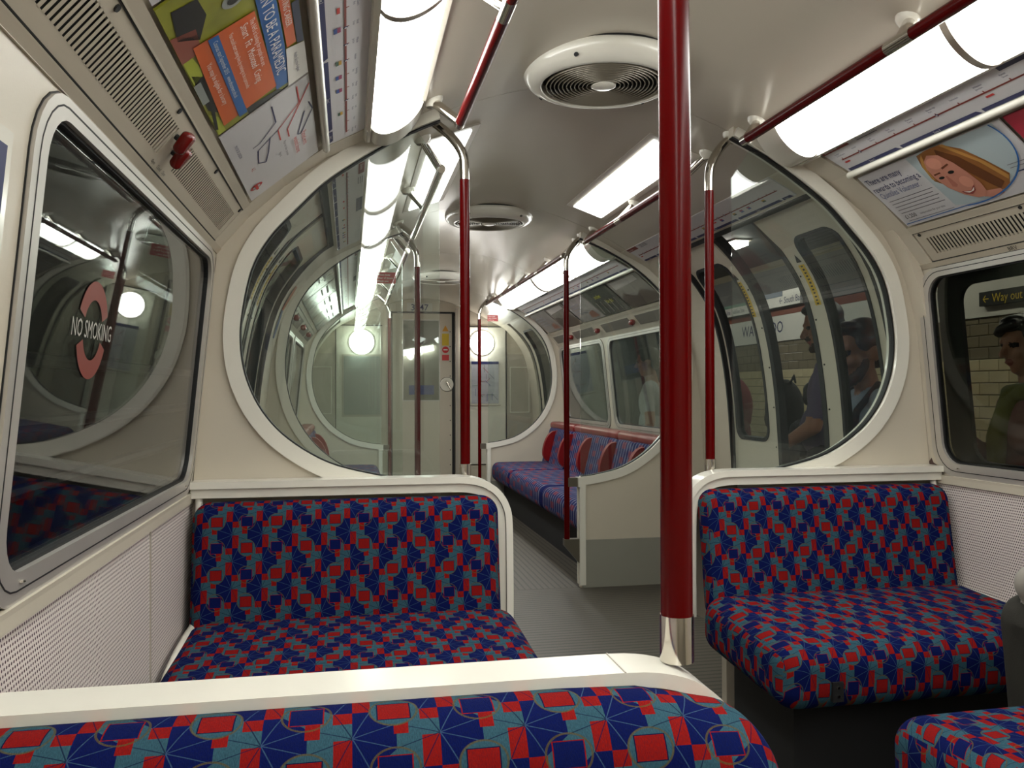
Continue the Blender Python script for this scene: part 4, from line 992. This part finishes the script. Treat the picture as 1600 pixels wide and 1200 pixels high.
txt('\u00a31,250', .03, .062, .022, dk, .0045, .9, .004); txt('compensation for your time', .1, .064, .012, GRYP)
poly('body_text', bar(.03, .24, .05, .052), GRYP, .004); poly('body_text', bar(.52, .6, .13, .132), GRYP, .004); poly('body_text', bar(.52, .6, .118, .12), GRYP, .004); poly('body_text', bar(.53, .6, .1, .104), NAV, .004)
poly('pink_ring', blob(.575, .075, .014, .014), plain('print_pink', (190, 60, 120))); poly('pink_ring_hole', blob(.575, .075, .008, .008), WH, .004)
t, poly, txt = card('advert_card', 'crimson advert card at the top right edge of the picture', 'poster', 1, VT, DT, 1.865, .6, .03, .27, plain('card_crimson', (170, 44, 64), .3), 'advert cards')
txt('Thinking of', .04, .2, .05, WHT); txt('volunteering?', .04, .14, .05, WHT)
for s_, y_, n_ in ((1, 1.24, 'plain white advert card on the right cornice behind camera view'), (-1, .655, 'plain white advert card on the left cornice behind camera view')):
    t, poly, txt = card('advert_card', n_, 'poster', s_, VT, DT, y_, .6, .03, .27, WH, 'advert cards'); poly('grey_band', bar(.05, .55, .1, .18), GRYP)
# cards above the benches
pics = [('pale grey photo advert above the right bench, nearest the far end', 7.6, (150, 140, 136), 0), ('brown-grey landscape advert above the right bench, second from far end', 7.02, (120, 112, 104), 1), ('plain pale advert card above the right bench, in the middle', 6.42, (168, 160, 158), 0), ('dark photo advert with yellow words above the right bench', 5.84, (58, 58, 54), 2), ('grey landscape photo advert above the right bench, nearest camera', 5.25, (140, 134, 128), 1)]
for lb, y_, c_, k_ in pics:
    pm = mat('card_photo_%d' % int(y_*100), srgb(*c_), .25, noise=.3, nscale=9)
    t, poly, txt = card('advert_card', lb, 'poster', 1, VT, DT, y_, .56, .03, .27, pm, 'advert cards above the right bench')
    if k_ == 0:
        for k in range(4): poly('body_text', bar(.06, .3+.04*(k % 2), .2-.03*k, .21-.03*k), GRYP)
        poly('photo_patch', [(.3, .05), (.5, .05), (.46, .12), (.33, .1)], plain('photo_tan', (140, 92, 74)))
    if k_ == 1:
        poly('photo_hills', [(.0, .03), (.56, .03), (.56, .1), (.4, .15), (.25, .11), (.1, .16), (.0, .12)], plain('photo_umber', (84, 70, 60)), .003); poly('photo_sky', [(.05, .2), (.5, .22), (.5, .26), (.05, .26)], plain('photo_cloud', (176, 170, 164)), .003)
    if k_ == 2:
        yw = plain('print_yellow', (200, 190, 60)); txt('another', .16, .19, .05, yw); txt('day out', .3, .13, .05, yw)
        for k in range(5): poly('photo_figure', line((.05+.1*k, .05), (.09+.1*k, .16), .02), plain('photo_figure_grey', (130, 124, 116)))
for k in range(5):
    y_ = 4.66+k*.6; pm = mat('card_left_%d' % k, srgb(*[(150, 146, 140), (92, 90, 86), (166, 160, 152), (110, 100, 92), (150, 150, 150)][k]), .2, noise=.25, nscale=9)
    t, poly, txt = card('advert_card', 'glossy advert card above the left bench, number %s from the doorway' % ['one', 'two', 'three', 'four', 'five'][k], 'poster', -1, VT, DT, y_, .57, .03, .27, pm, 'advert cards above the left bench')
    poly('body_text', bar(.05, .4, .2, .215), GRYP); poly('body_text', bar(.05, .35, .16, .17), GRYP)
# pillar notice at the left edge
mpw = wallmap(-1)
t = thing('wall_notice', 'blue and white notice in cream frame on the left window pillar', 'notice', mpw(.95, s_of_z(1.27)))
def wq(y0, y1, z0, z1, off, nm, mm):
    s0, s1 = s_of_z(z0), s_of_z(z1)
    MB().add([mpw(y, s, o) for o in (off, off-.004) for (y, s) in ((y0, s0), (y1, s0), (y1, s1), (y0, s1))], [(0, 1, 2, 3), (7, 6, 5, 4), (0, 4, 5, 1), (1, 5, 6, 2), (2, 6, 7, 3), (3, 7, 4, 0)]).build(nm, mm, t)
wq(.72, 1.095, 1.08, 1.40, .008, 'frame', cream2); wq(.74, 1.075, 1.10, 1.38, .0095, 'sheet', WH); wq(.74, 1.075, 1.30, 1.38, .0105, 'blue_header', NAV)
# no smoking transfer on the left window, facing in, and its twin facing out
t = thing('window_transfer', 'red roundel NO SMOKING transfer on the near left window', 'sign', mpw(1.535, s_of_z(1.195)))
sc = s_of_z(1.195); tr_red = plain('transfer_red', (120, 46, 36), .5); tr_wh = plain('transfer_white', (170, 168, 160), .5)
def rg(a0, a1, r0, r1, nm, mm, off=-.0065):
    n = 20; A = [(1.535+r1*math.cos(a0+(a1-a0)*k/n), sc+r1*math.sin(a0+(a1-a0)*k/n)) for k in range(n+1)]; B = [(1.535+r0*math.cos(a0+(a1-a0)*k/n), sc+r0*math.sin(a0+(a1-a0)*k/n)) for k in range(n+1)]
    MB().add([mpw(p[0], p[1], off) for p in A+B], [(i, i+1, n+2+i, n+1+i) for i in range(n)]).build(nm, mm, t, recalc=False)
rg(.36, PI-.36, .051, .083, 'roundel_arc', tr_red); rg(PI+.36, 2*PI-.36, .051, .083, 'roundel_arc', tr_red)
put_text('lettering', 'NO SMOKING', .042, lambda a, b: mpw(1.535+a, sc-.014+b, -.0062), tr_wh, t, 'CENTER', .84, 0.)
# BRV letters and vent lettering
mv = stripmap(1, WT, VT); put_text('vent_lettering', 'BRV', .02, lambda a, b: mv(2.18-a, .004+b, .006), plain('print_black', (20, 20, 24)), wr)
mv2 = stripmap(-1, WT, VT)
for k, s in enumerate(('Open', 'Closed', 'Open')): put_text('vent_lettering', s, .011, lambda a, b, k=k: mv2(1.69+.045*k+a, .03+b, .002), plain('print_black', (20, 20, 24)), wl)
# red-blue side notice by the left door
t = thing('door_notice', 'narrow orange and blue notice on the left pillar beyond the doors', 'notice', wallmap(-1, VEST)(4.34, s_of_z(1.5, VEST)))
for z0, z1, c_ in ((1.5, 1.62, (170, 90, 60)), (1.36, 1.5, (50, 74, 120))):
    mq = wallmap(-1, VEST); s0, s1 = s_of_z(z0, VEST), s_of_z(z1, VEST)
    MB().add([mq(4.30, s0, .002), mq(4.38, s0, .002), mq(4.38, s1, .002), mq(4.30, s1, .002)], [(0, 1, 2, 3)]).build('notice_field', plain('notice_%d' % c_[0], c_), t, recalc=False)
# ------------------------------------------------------------------ outside: platform (right), tunnel (left)
PZ, PX = -.28, 4.4
pfl = mat('platform_paving', srgb(96, 92, 86), .6, noise=.15)
tag(MB().box((1.45+1.6, 4.5, PZ-.03), (3.2, 15, .06)).build('platform_floor', pfl), 'grey station platform paving outside the train', kind='structure')
grout = mat('tile_grout', srgb(120, 112, 92), .8); tilem = mat('cream_glazed_tile', srgb(196, 184, 150), .25, noise=.12, nscale=4); tiled = mat('taupe_glazed_tile', srgb(122, 112, 92), .3, noise=.12, nscale=4)
pw = MB().box((PX+.05, 5.5, 1.2), (.1, 13.5, 3.2)).build('wall_platform', grout); tag(pw, 'tiled station wall beyond the platform with white name frieze', kind='structure')
TW, TH = .214, .0985; tb = rounded_box((.008, TW/2-.003, TH/2-.003), .004, seg=1, inner=0); tme = {}
for k, m_ in (('a', tilem), ('b', tiled)):
    o_ = tb.build('tile', m_, None, link=False); tme[k] = o_.data; bpy.data.objects.remove(o_)
near_, far_ = [], {'a': MB(), 'b': MB()}
for r in range(20):
    z = PZ+.05+TH*(r+.5)
    for c_ in range(60):
        y = -.9+TW*(c_+.5*(r % 2)); key = 'b' if r >= 16 else 'a'
        vis = (9.0 < y < 11.6 and .75 < z < 1.62) or (5.25 < y < 6.7 and .65 < z < 1.62)
        if vis: near_.append((y, z, key))
        else: far_[key].box((PX-.003, y, z), (.012, TW-.006, TH-.006))
for y, z, key in near_[:300]:
    o_ = bpy.data.objects.new('tile', tme[key]); C.objects.link(o_); o_.parent = pw; o_.location = (PX-.003, y, z)
for k in 'ab': tag(far_[k].build('tile_field', tilem if k == 'a' else tiled, pw), kind='stuff')
fr_w = mat('frieze_white', srgb(214, 212, 206), .3, noise=.04); fr_b = mat('frieze_brown', srgb(120, 56, 36), .3, noise=.06); soff = mat('station_soffit', srgb(84, 84, 84), .7)
MB().box((PX-.012, 5.5, 1.85), (.03, 13.5, .31)).build('name_frieze', fr_w, pw); MB().box((PX-.014, 5.5, 2.05), (.034, 13.5, .085)).build('brown_band', fr_b, pw)
MB().box((PX-.01, 5.5, 2.35), (.03, 13.5, .5)).build('upper_wall', soff, pw); 
put_text('station_name', 'WATERLOO', .2, lambda a, b: (PX-.0285, 9.9-a, 1.80+b), NAV, pw, 'CENTER', .98, .006)
put_text('station_name', '1', .12, lambda a, b: (PX-.0285, 6.37-a, 1.80+b), NAV, pw, 'CENTER')
t = thing('direction_sign', 'white hanging board pointing to South Bank above the frieze', 'sign', (PX-.1, 9.4, 2.19))
MB().box((PX-.08, 9.35, 2.19), (.03, 1.0, .18)).build('board', fr_w, t); MB().box((PX-.0975, 9.55, 2.25), (.004, .6, .06)).build('blue_strip', plain('strip_steel', (108, 120, 138)), t)
put_text('lettering', '\u2190 South Bank', .11, lambda a, b: (PX-.0985, 9.33-a, 2.13+b), NAV, t, 'LEFT', .9)
t = thing('direction_sign', 'white board with platform exits above the frieze, beside South Bank board', 'sign', (PX-.1, 10.6, 2.16))
MB().box((PX-.08, 10.55, 2.17), (.03, 1.2, .15)).build('board', fr_w, t); MB().box((PX-.0975, 10.55, 2.225), (.004, 1.2, .04)).build('green_strip', plain('strip_green', (84, 124, 104)), t)
put_text('lettering', 'Northern line   Jubilee line', .09, lambda a, b: (PX-.0985, 11.1-a, 2.12+b), NAV, t, 'LEFT', .9)
t = thing('exit_sign', 'dark Way out sign with yellow arrow and words on the frieze', 'sign', (PX-.05, 5.86, 1.83))
MB().box((PX-.05, 5.8, 1.835), (.06, .55, .115)).build('board', plain('sign_black', (18, 18, 18)), t)
put_text('lettering', '\u2190 Way out', .1, lambda a, b: (PX-.0815, 6.04-a, 1.80+b), plain('sign_yellow', (206, 180, 50)), t, 'LEFT', .88)
tag(MB().box((3.0, 5.5, 2.72), (4.0, 13.5, .05)).build('ceiling_platform', soff), 'dark station soffit above the platform', kind='structure')
pl = emit('platform_tube', (1, .95, .85), 6.0)
for k in range(5):
    y_ = 1.5+k*2.5; t = thing('platform_lamp', 'tube lamp under the platform soffit, %s along the platform' % ['first', 'second', 'third', 'fourth', 'fifth'][k], 'lamp', (3.3, y_, 2.68), 'platform tube lamps')
    MB().box((3.3, y_, 2.655), (.14, 1.5, .05)).build('diffuser', pl, t); MB().box((3.3, y_, 2.69), (.2, 1.56, .03)).build('housing', greyp, t)
tn = mat('tunnel_soot', srgb(26, 25, 24), .8, noise=.3, nscale=3)
q = MB(); A = [(-1.75-.35*math.sin(PI*k/10), -.6+3.2*k/10) for k in range(11)]; B = [(x-.1, z) for x, z in A]
q.band(A, B, Y0-1, YE+2); tag(q.build('wall_tunnel', tn), 'sooty tunnel wall outside the left windows', kind='structure')
for k in range(4):
    z_ = .5+.25*k; t = tag(MB().tube([(-1.98, Y0-1, z_), (-1.98, 3.5, z_-.03), (-1.98, YE+2, z_)], .03, n=8).build('tunnel_cable', mat('cable_%d' % k, srgb(40, 40, 44), .6)), 'sooty cable along the tunnel wall, %s from the bottom' % ['first', 'second', 'third', 'fourth'][k], 'cable', 'tunnel cables')
# ------------------------------------------------------------------ people
def uvsphere(n=12, m=8):
    vs = [(0, 0, 1)]+[(math.sin(PI*i/m)*math.cos(2*PI*k/n), math.sin(PI*i/m)*math.sin(2*PI*k/n), math.cos(PI*i/m)) for i in range(1, m) for k in range(n)]+[(0, 0, -1)]
    fs = [(0, 1+k, 1+(k+1) % n) for k in range(n)]
    for i in range(m-2): fs += [(1+i*n+k, 1+(i+1)*n+k, 1+(i+1)*n+(k+1) % n, 1+i*n+(k+1) % n) for k in range(n)]
    b = 1+(m-2)*n; fs += [(b+k, len(vs)-1, b+(k+1) % n) for k in range(n)]
    return vs, fs
class Body:
    """union of tapered capsules and ellipsoids, voxel-remeshed into one continuous skin"""
    def __init__(s): s.mb = MB(); s.prims = []
    def cap(s, a, b, ra, rb, tag):
        a, b = Vector(a), Vector(b); sv, sf = uvsphere()
        for c, r in ((a, ra), (b, rb)): s.mb.add([c+Vector(v)*r for v in sv], sf)
        if (b-a).length > 1e-4: s.mb.tube([a, b], [ra, rb], n=12)
        s.prims.append(('c', np.array(a), np.array(b), ra, rb, tag)); return s
    def chain(s, pts, rs, tag):
        for p, q, r0, r1 in zip(pts, pts[1:], rs, rs[1:]): s.cap(p, q, r0, r1, tag)
    def ell(s, c, r, tag, rot=None):
        R_ = rot or Matrix.Identity(3); sv, sf = uvsphere(20, 14)
        s.mb.add([Vector(c)+R_ @ Vector((v[0]*r[0], v[1]*r[1], v[2]*r[2])) for v in sv], sf)
        s.prims.append(('e', np.array(c, float), np.array(R_.inverted()), np.array(r, float), None, tag)); return s
    def mesh(s, name, mats, parent, voxel=.009, smooth=3):
        o = s.mb.build(name, list(mats.values())[0], None, recalc=True)
        r = o.modifiers.new('remesh', 'REMESH'); r.mode = 'VOXEL'; r.voxel_size = voxel
        if smooth: k = o.modifiers.new('smooth', 'SMOOTH'); k.iterations = smooth; k.factor = .5
        dg = bpy.context.evaluated_depsgraph_get(); me = bpy.data.meshes.new_from_object(o.evaluated_get(dg)); old = o.data
        bpy.data.objects.remove(o); bpy.data.meshes.remove(old); me.name = name
        me.materials.clear(); tags = list(mats)
        for k in tags: me.materials.append(mats[k])
        if len(tags) > 1:
            n = len(me.polygons); c = np.empty(n*3); me.polygons.foreach_get('center', c); c = c.reshape(-1, 3); best = np.full(n, 1e9); idx = np.zeros(n, int)
            for p in s.prims:
                if p[0] == 'c':
                    d = p[2]-p[1]; L = max(d @ d, 1e-9); t = np.clip(((c-p[1]) @ d)/L, 0, 1); dist = np.linalg.norm(c-p[1]-t[:, None]*d, axis=1)-(p[3]+(p[4]-p[3])*t)
                else:
                    q = (c-p[1]) @ p[2].T; k = np.linalg.norm(q/p[3], axis=1); dist = (k-1)*p[3].min()
                m = dist < best; best[m] = dist[m]; idx[m] = tags.index(p[5]) if p[5] in tags else 0
            me.polygons.foreach_set('material_index', idx.astype(np.int32))
        me.polygons.foreach_set('use_smooth', [True]*len(me.polygons))
        off = parent.location
        o = bpy.data.objects.new(name, me); C.objects.link(o); o.parent = parent
        return o
skin_m = {k: mat('skin_'+k, srgb(*c), .5, noise=.06, nscale=20) for k, c in (('fair', (190, 140, 118)), ('tan', (158, 108, 84)))}
hairs = mat('hair_black', srgb(26, 20, 18), .45, noise=.2, nscale=60, bump=.4, bscale=160); beardm = mat('beard_brown', srgb(62, 42, 32), .7, noise=.2, nscale=60); lips_m = mat('lip_tone', srgb(150, 84, 76), .5); eye_m = mat('eye_dark', (.01, .01, .01), .2, noise=0)
def head(B, c, look, tilt, s=1.0, beard=False):
    """head facing `look` (angle about z, 0=+Y local); returns its frame"""
    R_ = Matrix.Rotation(look, 3, 'Z') @ Matrix.Rotation(tilt, 3, 'X'); c = Vector(c)
    P = lambda x, y, z: c+R_ @ Vector((x*s, y*s, z*s))
    B.ell(P(0, -.008, .028), (.075*s, .094*s, .088*s), 'skin', R_)
    B.ell(P(0, .022, -.045), (.058*s, .068*s, .072*s), 'skin', R_)
    B.ell(P(0, .052, -.098), (.030*s, .03*s, .022*s), 'beard' if beard else 'skin', R_)
    B.cap(P(0, .088, .012), P(0, .112, -.028), .009*s, .0155*s, 'skin')
    for q in (-1, 1):
        B.ell(P(q*.078, -.008, -.012), (.012*s, .024*s, .033*s), 'skin', R_)
        B.ell(P(q*.038, .06, -.028), (.03*s, .028*s, .024*s), 'skin', R_)
        B.cap(P(q*.018, .087, .026), P(q*.05, .074, .026), .009*s, .008*s, 'skin')
        B.ell(P(q*.033, .0795, .008), (.0145*s, .009*s, .0085*s), 'eye', R_)
    B.ell(P(0, .088, -.064), (.026*s, .012*s, .011*s), 'lip', R_)
    if beard:
        for q in (-1, 1):
            B.chain([P(q*.06, .03, -.05), P(q*.05, .055, -.085), P(q*.02, .078, -.105)], [.018*s, .02*s, .02*s], 'beard')
        B.cap(P(-.025, .092, -.046), P(.025, .092, -.046), .009*s, .009*s, 'beard')
    return P, R_
def hand(B, wrist, d, palm_n, s=1.0, curl=.5, thumb=1):
    """palm + four fingers + thumb; d = hand direction, palm_n = palm normal"""
    w_ = Vector(wrist); d = Vector(d).normalized(); n = Vector(palm_n); n = (n-d*n.dot(d)).normalized(); x = d.cross(n)
    pc = w_+d*.05*s
    B.ell(pc, (.042*s, .052*s, .016*s), 'skin', Matrix((x, d, n)).transposed())
    for k in range(4):
        b = w_+d*.088*s+x*(-.030+.02*k)*s; L = (.068, .078, .073, .056)[k]*s; a = curl
        d1 = (d*math.cos(a*.6)+n*math.sin(a*.6)); d2 = (d*math.cos(a*1.5)+n*math.sin(a*1.5)); d3 = (d*math.cos(a*2.1)+n*math.sin(a*2.1))
        p1 = b+d1*L*.45; p2 = p1+d2*L*.32; p3 = p2+d3*L*.25
        B.chain([b-d*.02*s, b, p1, p2, p3], [.0095*s, .0095*s, .009*s, .0082*s, .0072*s], 'skin')
    b = w_+d*.03*s+x*(-.034*thumb)*s; p1 = b+(d*.7+x*(-thumb)*.6+n*.4).normalized()*.04*s; p2 = p1+(d*.85+n*.5).normalized()*.035*s
    B.chain([b, p1, p2], [.0125*s, .0105*s, .0085*s], 'skin')
def stand(label, loc, rz, hgt, mats, look=0, tilt=-.15, sleeve=.6, arms=None, beard=False, hair='short', skin='fair', fem=False, hairc=None, belly=0., hs=1.0):
    """standing figure facing +Y local, feet on the paving"""
    t = thing('person', label, 'person', loc, 'passengers on the platform'); t.rotation_euler = (0, 0, rz)
    k = hgt/1.75; V3 = lambda x, y, z: Vector((x*k, y*k, z*k)); B = Body(); sw = .175 if fem else .195
    B.ell(V3(0, 0, .96), (.165*k, .115*k, .12*k), 'low'); B.ell(V3(0, .005+belly, 1.10), (.148*k, (.105+belly)*k, .15*k), 'top'); B.ell(V3(0, -.005, 1.28), (.168*k, .115*k, .17*k), 'top')
    B.cap(V3(-sw+.04, -.01, 1.405), V3(sw-.04, -.01, 1.405), .062*k, .062*k, 'top'); B.cap(V3(0, -.012, 1.43), V3(0, .008, 1.53), .06*k, .054*k, 'skin')
    if fem:
        for q in (-1, 1): B.ell(V3(q*.075, .09, 1.25), (.062*k, .05*k, .062*k), 'top')
    for q in (-1, 1):
        B.chain([V3(q*.09, 0, .93), V3(q*.095, .015, .52), V3(q*.1, -.02, .1)], [.095*k, .062*k, .045*k], 'low')
        B.chain([V3(q*.1, -.045, .045), V3(q*.105, .13, .035)], [.042*k, .036*k], 'shoe')
    ar = arms or {}
    for q in (-1, 1):
        sh, el, wr_ = ar.get(q, ((q*(sw+.005), -.01, 1.39), (q*(sw+.045), -.03, 1.11), (q*(sw+.04), .05, .87)))
        sh, el, wr_ = V3(*sh), V3(*el), V3(*wr_); mid = sh.lerp(el, min(sleeve, 1.0))
        B.cap(sh, mid, .058*k, .05*k, 'top')
        if sleeve < 1: B.cap(mid, el, .046*k, .042*k, 'skin'); B.cap(el, wr_, .042*k, .028*k, 'skin')
        else: B.cap(el, mid, .046*k, .05*k, 'top'); B.cap(el, wr_, .044*k, .034*k, 'top')
        hand(B, wr_, wr_-el, (-q, 0, 0), s=k, curl=.5, thumb=q)
    P, R_ = head(B, V3(0, .03, 1.635), look, tilt, k*hs, beard); kh = k*hs
    mm = {'skin': skin_m[skin], 'top': mats[0], 'low': mats[1], 'shoe': plinth, 'beard': beardm, 'lip': lips_m, 'eye': eye_m}
    B.mesh('body', mm, t)
    Hh = Body(); hc = hairc or hairs
    Hh.ell(P(0, -.022, .046), (.084*kh, .094*kh, .084*kh), 'h', R_); Hh.ell(P(0, .035, .098), (.062*kh, .052*kh, .028*kh), 'h', R_); Hh.ell(P(0, -.06, -.01), (.07*kh, .05*kh, .07*kh), 'h', R_)
    for q in (-1, 1): Hh.ell(P(q*.066, -.0, .035), (.02*kh, .05*kh, .04*kh), 'h', R_)
    if hair == 'long':
        Hh.chain([P(0, -.07, .02), P(0, -.085, -.1), P(0, -.075, -.16)], [.065*kh, .06*kh, .045*kh], 'h')
        for q in (-1, 1): Hh.chain([P(q*.07, -.005, .03), P(q*.08, -.02, -.06), P(q*.07, -.02, -.13)], [.026*kh, .028*kh, .022*kh], 'h')
        Hh.chain([P(-.05, .07, .09), P(.0, .1, .075), P(.05, .075, .06)], [.022*kh, .02*kh, .02*kh], 'h')
    Hh.mesh('hair', {'h': hc}, t, voxel=.008)
    return t, P, V3
def cloth(n, c, b=.25): return MATS.get(n) or mat(n, srgb(*c), .85, noise=.12, nscale=12, bump=b, bscale=300)
jeans = cloth('dark_trousers', (38, 38, 46))
# bearded man in pale shirt behind the nearer right door leaf
t, P, V3 = stand('dark-haired bearded man in pale blue shirt with dark strap, behind door leaf', (1.45, 3.33, PZ), math.radians(80), 1.65, (cloth('pale_blue_shirt', (150, 160, 176)), jeans), look=.2, tilt=-.2, sleeve=1.0, beard=True, skin='tan', hs=1.2,
                 arms={1: ((.2, -.01, 1.39), (.24, .02, 1.12), (.13, .2, 1.0)), -1: ((-.2, -.01, 1.39), (-.24, .0, 1.12), (-.15, .2, .98))})
q = Body(); q.chain([V3(.13, -.12, 1.40), V3(.125, .0, 1.48), V3(.125, .1, 1.36), V3(.12, .118, 1.2)], [.016]*4, 's'); q.chain([V3(-.13, -.12, 1.40), V3(-.125, .0, 1.48), V3(-.125, .1, 1.36), V3(-.12, .118, 1.2)], [.016]*4, 's'); q.chain([V3(-.125, .122, 1.28), V3(.125, .122, 1.28)], [.013]*2, 's')
q.mesh('bag_straps', {'s': black}, t, voxel=.008, smooth=1)
# man in purple-grey shirt in the door gap
stand('man in purple-grey short-sleeved shirt standing in the right door gap', (1.76, 4.12, PZ), math.radians(50), 1.84, (cloth('purple_grey_shirt', (96, 86, 112)), jeans), look=.35, tilt=-.25, sleeve=.78, skin='tan', beard=True, belly=.02,
      arms={1: ((.205, -.01, 1.39), (.27, -.02, 1.12), (.29, .08, .88)), -1: ((-.2, -.01, 1.39), (-.24, .04, 1.13), (-.08, .22, 1.02))})
t = thing('backpack', 'round black backpack on the dark-coated person in the door gap', 'bag', (2.1, 5.22, .72))
bp = Body(); bp.ell((0, 0, .25), (.12, .15, .2), 'b'); bp.ell((0, .1, .18), (.09, .06, .1), 'b'); bp.chain([(0, -.08, .42), (0, -.13, .47), (0, -.15, .42)], [.012]*3, 'b'); bp.mesh('pack', {'b': cloth('black_nylon', (16, 18, 18))}, t, voxel=.012)
stand('person in dark coat wearing the black backpack, behind purple-grey shirt', (2.16, 4.96, PZ), math.radians(205), 1.42, (cloth('dark_coat', (40, 38, 42)), jeans), sleeve=1.0)
stand('person in maroon top beyond the far right door leaf, maroon bag on back', (1.95, 5.95, PZ), 0.0, 1.6, (cloth('maroon_top', (116, 32, 46)), jeans), sleeve=1.0, tilt=-.3)
t = thing('backpack', 'maroon backpack seen through the far right door leaf window', 'bag', (1.94, 5.69, .74))
bp = Body(); bp.ell((0, 0, .24), (.15, .17, .22), 'b'); bp.ell((0, -.1, .16), (.11, .06, .11), 'b'); bp.cap((.0, .1, .44), (.0, .13, .48), .02, .02, 'b'); bp.mesh('pack', {'b': cloth('maroon_nylon', (122, 34, 46))}, t, voxel=.012)
# woman in the right window
t, P, V3 = stand('dark-haired woman with yellow-green scarf seen through the near right window', (1.83, 2.82, PZ), math.radians(78), 1.66, (cloth('dusty_pink_top', (140, 96, 96)), jeans), look=.1, tilt=-.18, sleeve=1.0, hair='long', fem=True, skin='fair',
                 arms={1: ((.18, -.01, 1.38), (.22, .04, 1.12), (.1, .2, 1.22)), -1: ((-.18, -.01, 1.38), (-.22, .02, 1.1), (-.12, .2, 1.12))})
q = Body(); q.chain([V3(-.12, -.03, 1.43), V3(-.06, .06, 1.44), V3(.05, .07, 1.43), V3(.13, -.02, 1.44), V3(.05, -.09, 1.47), V3(-.07, -.09, 1.46), V3(-.12, -.03, 1.43)], [.036]*7, 's'); q.chain([V3(.02, .085, 1.42), V3(.04, .13, 1.25), V3(.05, .13, 1.1)], [.036, .04, .03], 's')
q.mesh('scarf', {'s': cloth('lime_scarf', (112, 114, 42))}, t, voxel=.01, smooth=4)
stand('man in white t-shirt seen through the right bench windows', (1.8, 6.95, PZ), math.radians(60), 1.74, (cloth('white_tshirt', (196, 196, 198)), jeans), sleeve=.6)
# seated passenger at the right edge: only a knee and forearm enter the picture
t = thing('person', 'seated passenger with grey sleeve and dark trousers, knee at right edge', 'person', (.9, 1.25, 0)); B = Body()
W = lambda x, y, z: Vector((x-.9, y-1.25, z))
B.ell(W(.93, 1.14, .54), (.17, .14, .12), 'low'); B.ell(W(.93, 1.10, .72), (.155, .12, .17), 'top'); B.ell(W(.93, 1.10, .90), (.17, .115, .17), 'top'); B.cap(W(.78, 1.10, 1.02), W(1.08, 1.10, 1.02), .06, .06, 'top'); B.cap(W(.93, 1.1, 1.06), W(.93, 1.12, 1.15), .058, .053, 'skin')
B.chain([W(.86, 1.18, .54), W(.82, 1.74, .54), W(.82, 1.72, .1)], [.095, .066, .048], 'low'); B.chain([W(1.02, 1.18, .54), W(1.05, 1.70, .54), W(1.05, 1.70, .1)], [.095, .066, .048], 'low')
for x in (.82, 1.05): B.chain([W(x, 1.66, .045), W(x, 1.84, .035)], [.043, .037], 'shoe')
B.chain([W(.74, 1.10, 1.0), W(.70, 1.30, .76), W(.80, 1.70, .635)], [.058, .056, .05], 'top'); hand(B, W(.83, 1.70, .635), (1, .25, -.1), (0, -.2, -1), 1.0, .35, -1)
B.chain([W(1.12, 1.10, 1.0), W(1.14, 1.22, .74), W(1.06, 1.55, .66)], [.058, .052, .042], 'top'); hand(B, W(1.06, 1.56, .655), (0, 1, -.2), (0, -.2, -1), 1.0, .35, 1)
P, R_ = head(B, W(.93, 1.14, 1.27), 0, -.2)
B.mesh('body', {'skin': skin_m['fair'], 'top': cloth('grey_sleeve', (150, 144, 136)), 'low': cloth('olive_trousers', (40, 38, 32)), 'shoe': plinth, 'lip': lips_m, 'eye': eye_m}, t)
Hh = Body(); Hh.ell(P(0, -.02, .045), (.084, .096, .084), 'h', R_); Hh.ell(P(0, .03, .098), (.06, .05, .028), 'h', R_); Hh.ell(P(0, -.06, -.01), (.07, .05, .07), 'h', R_); Hh.mesh('hair', {'h': hairs}, t, voxel=.01)
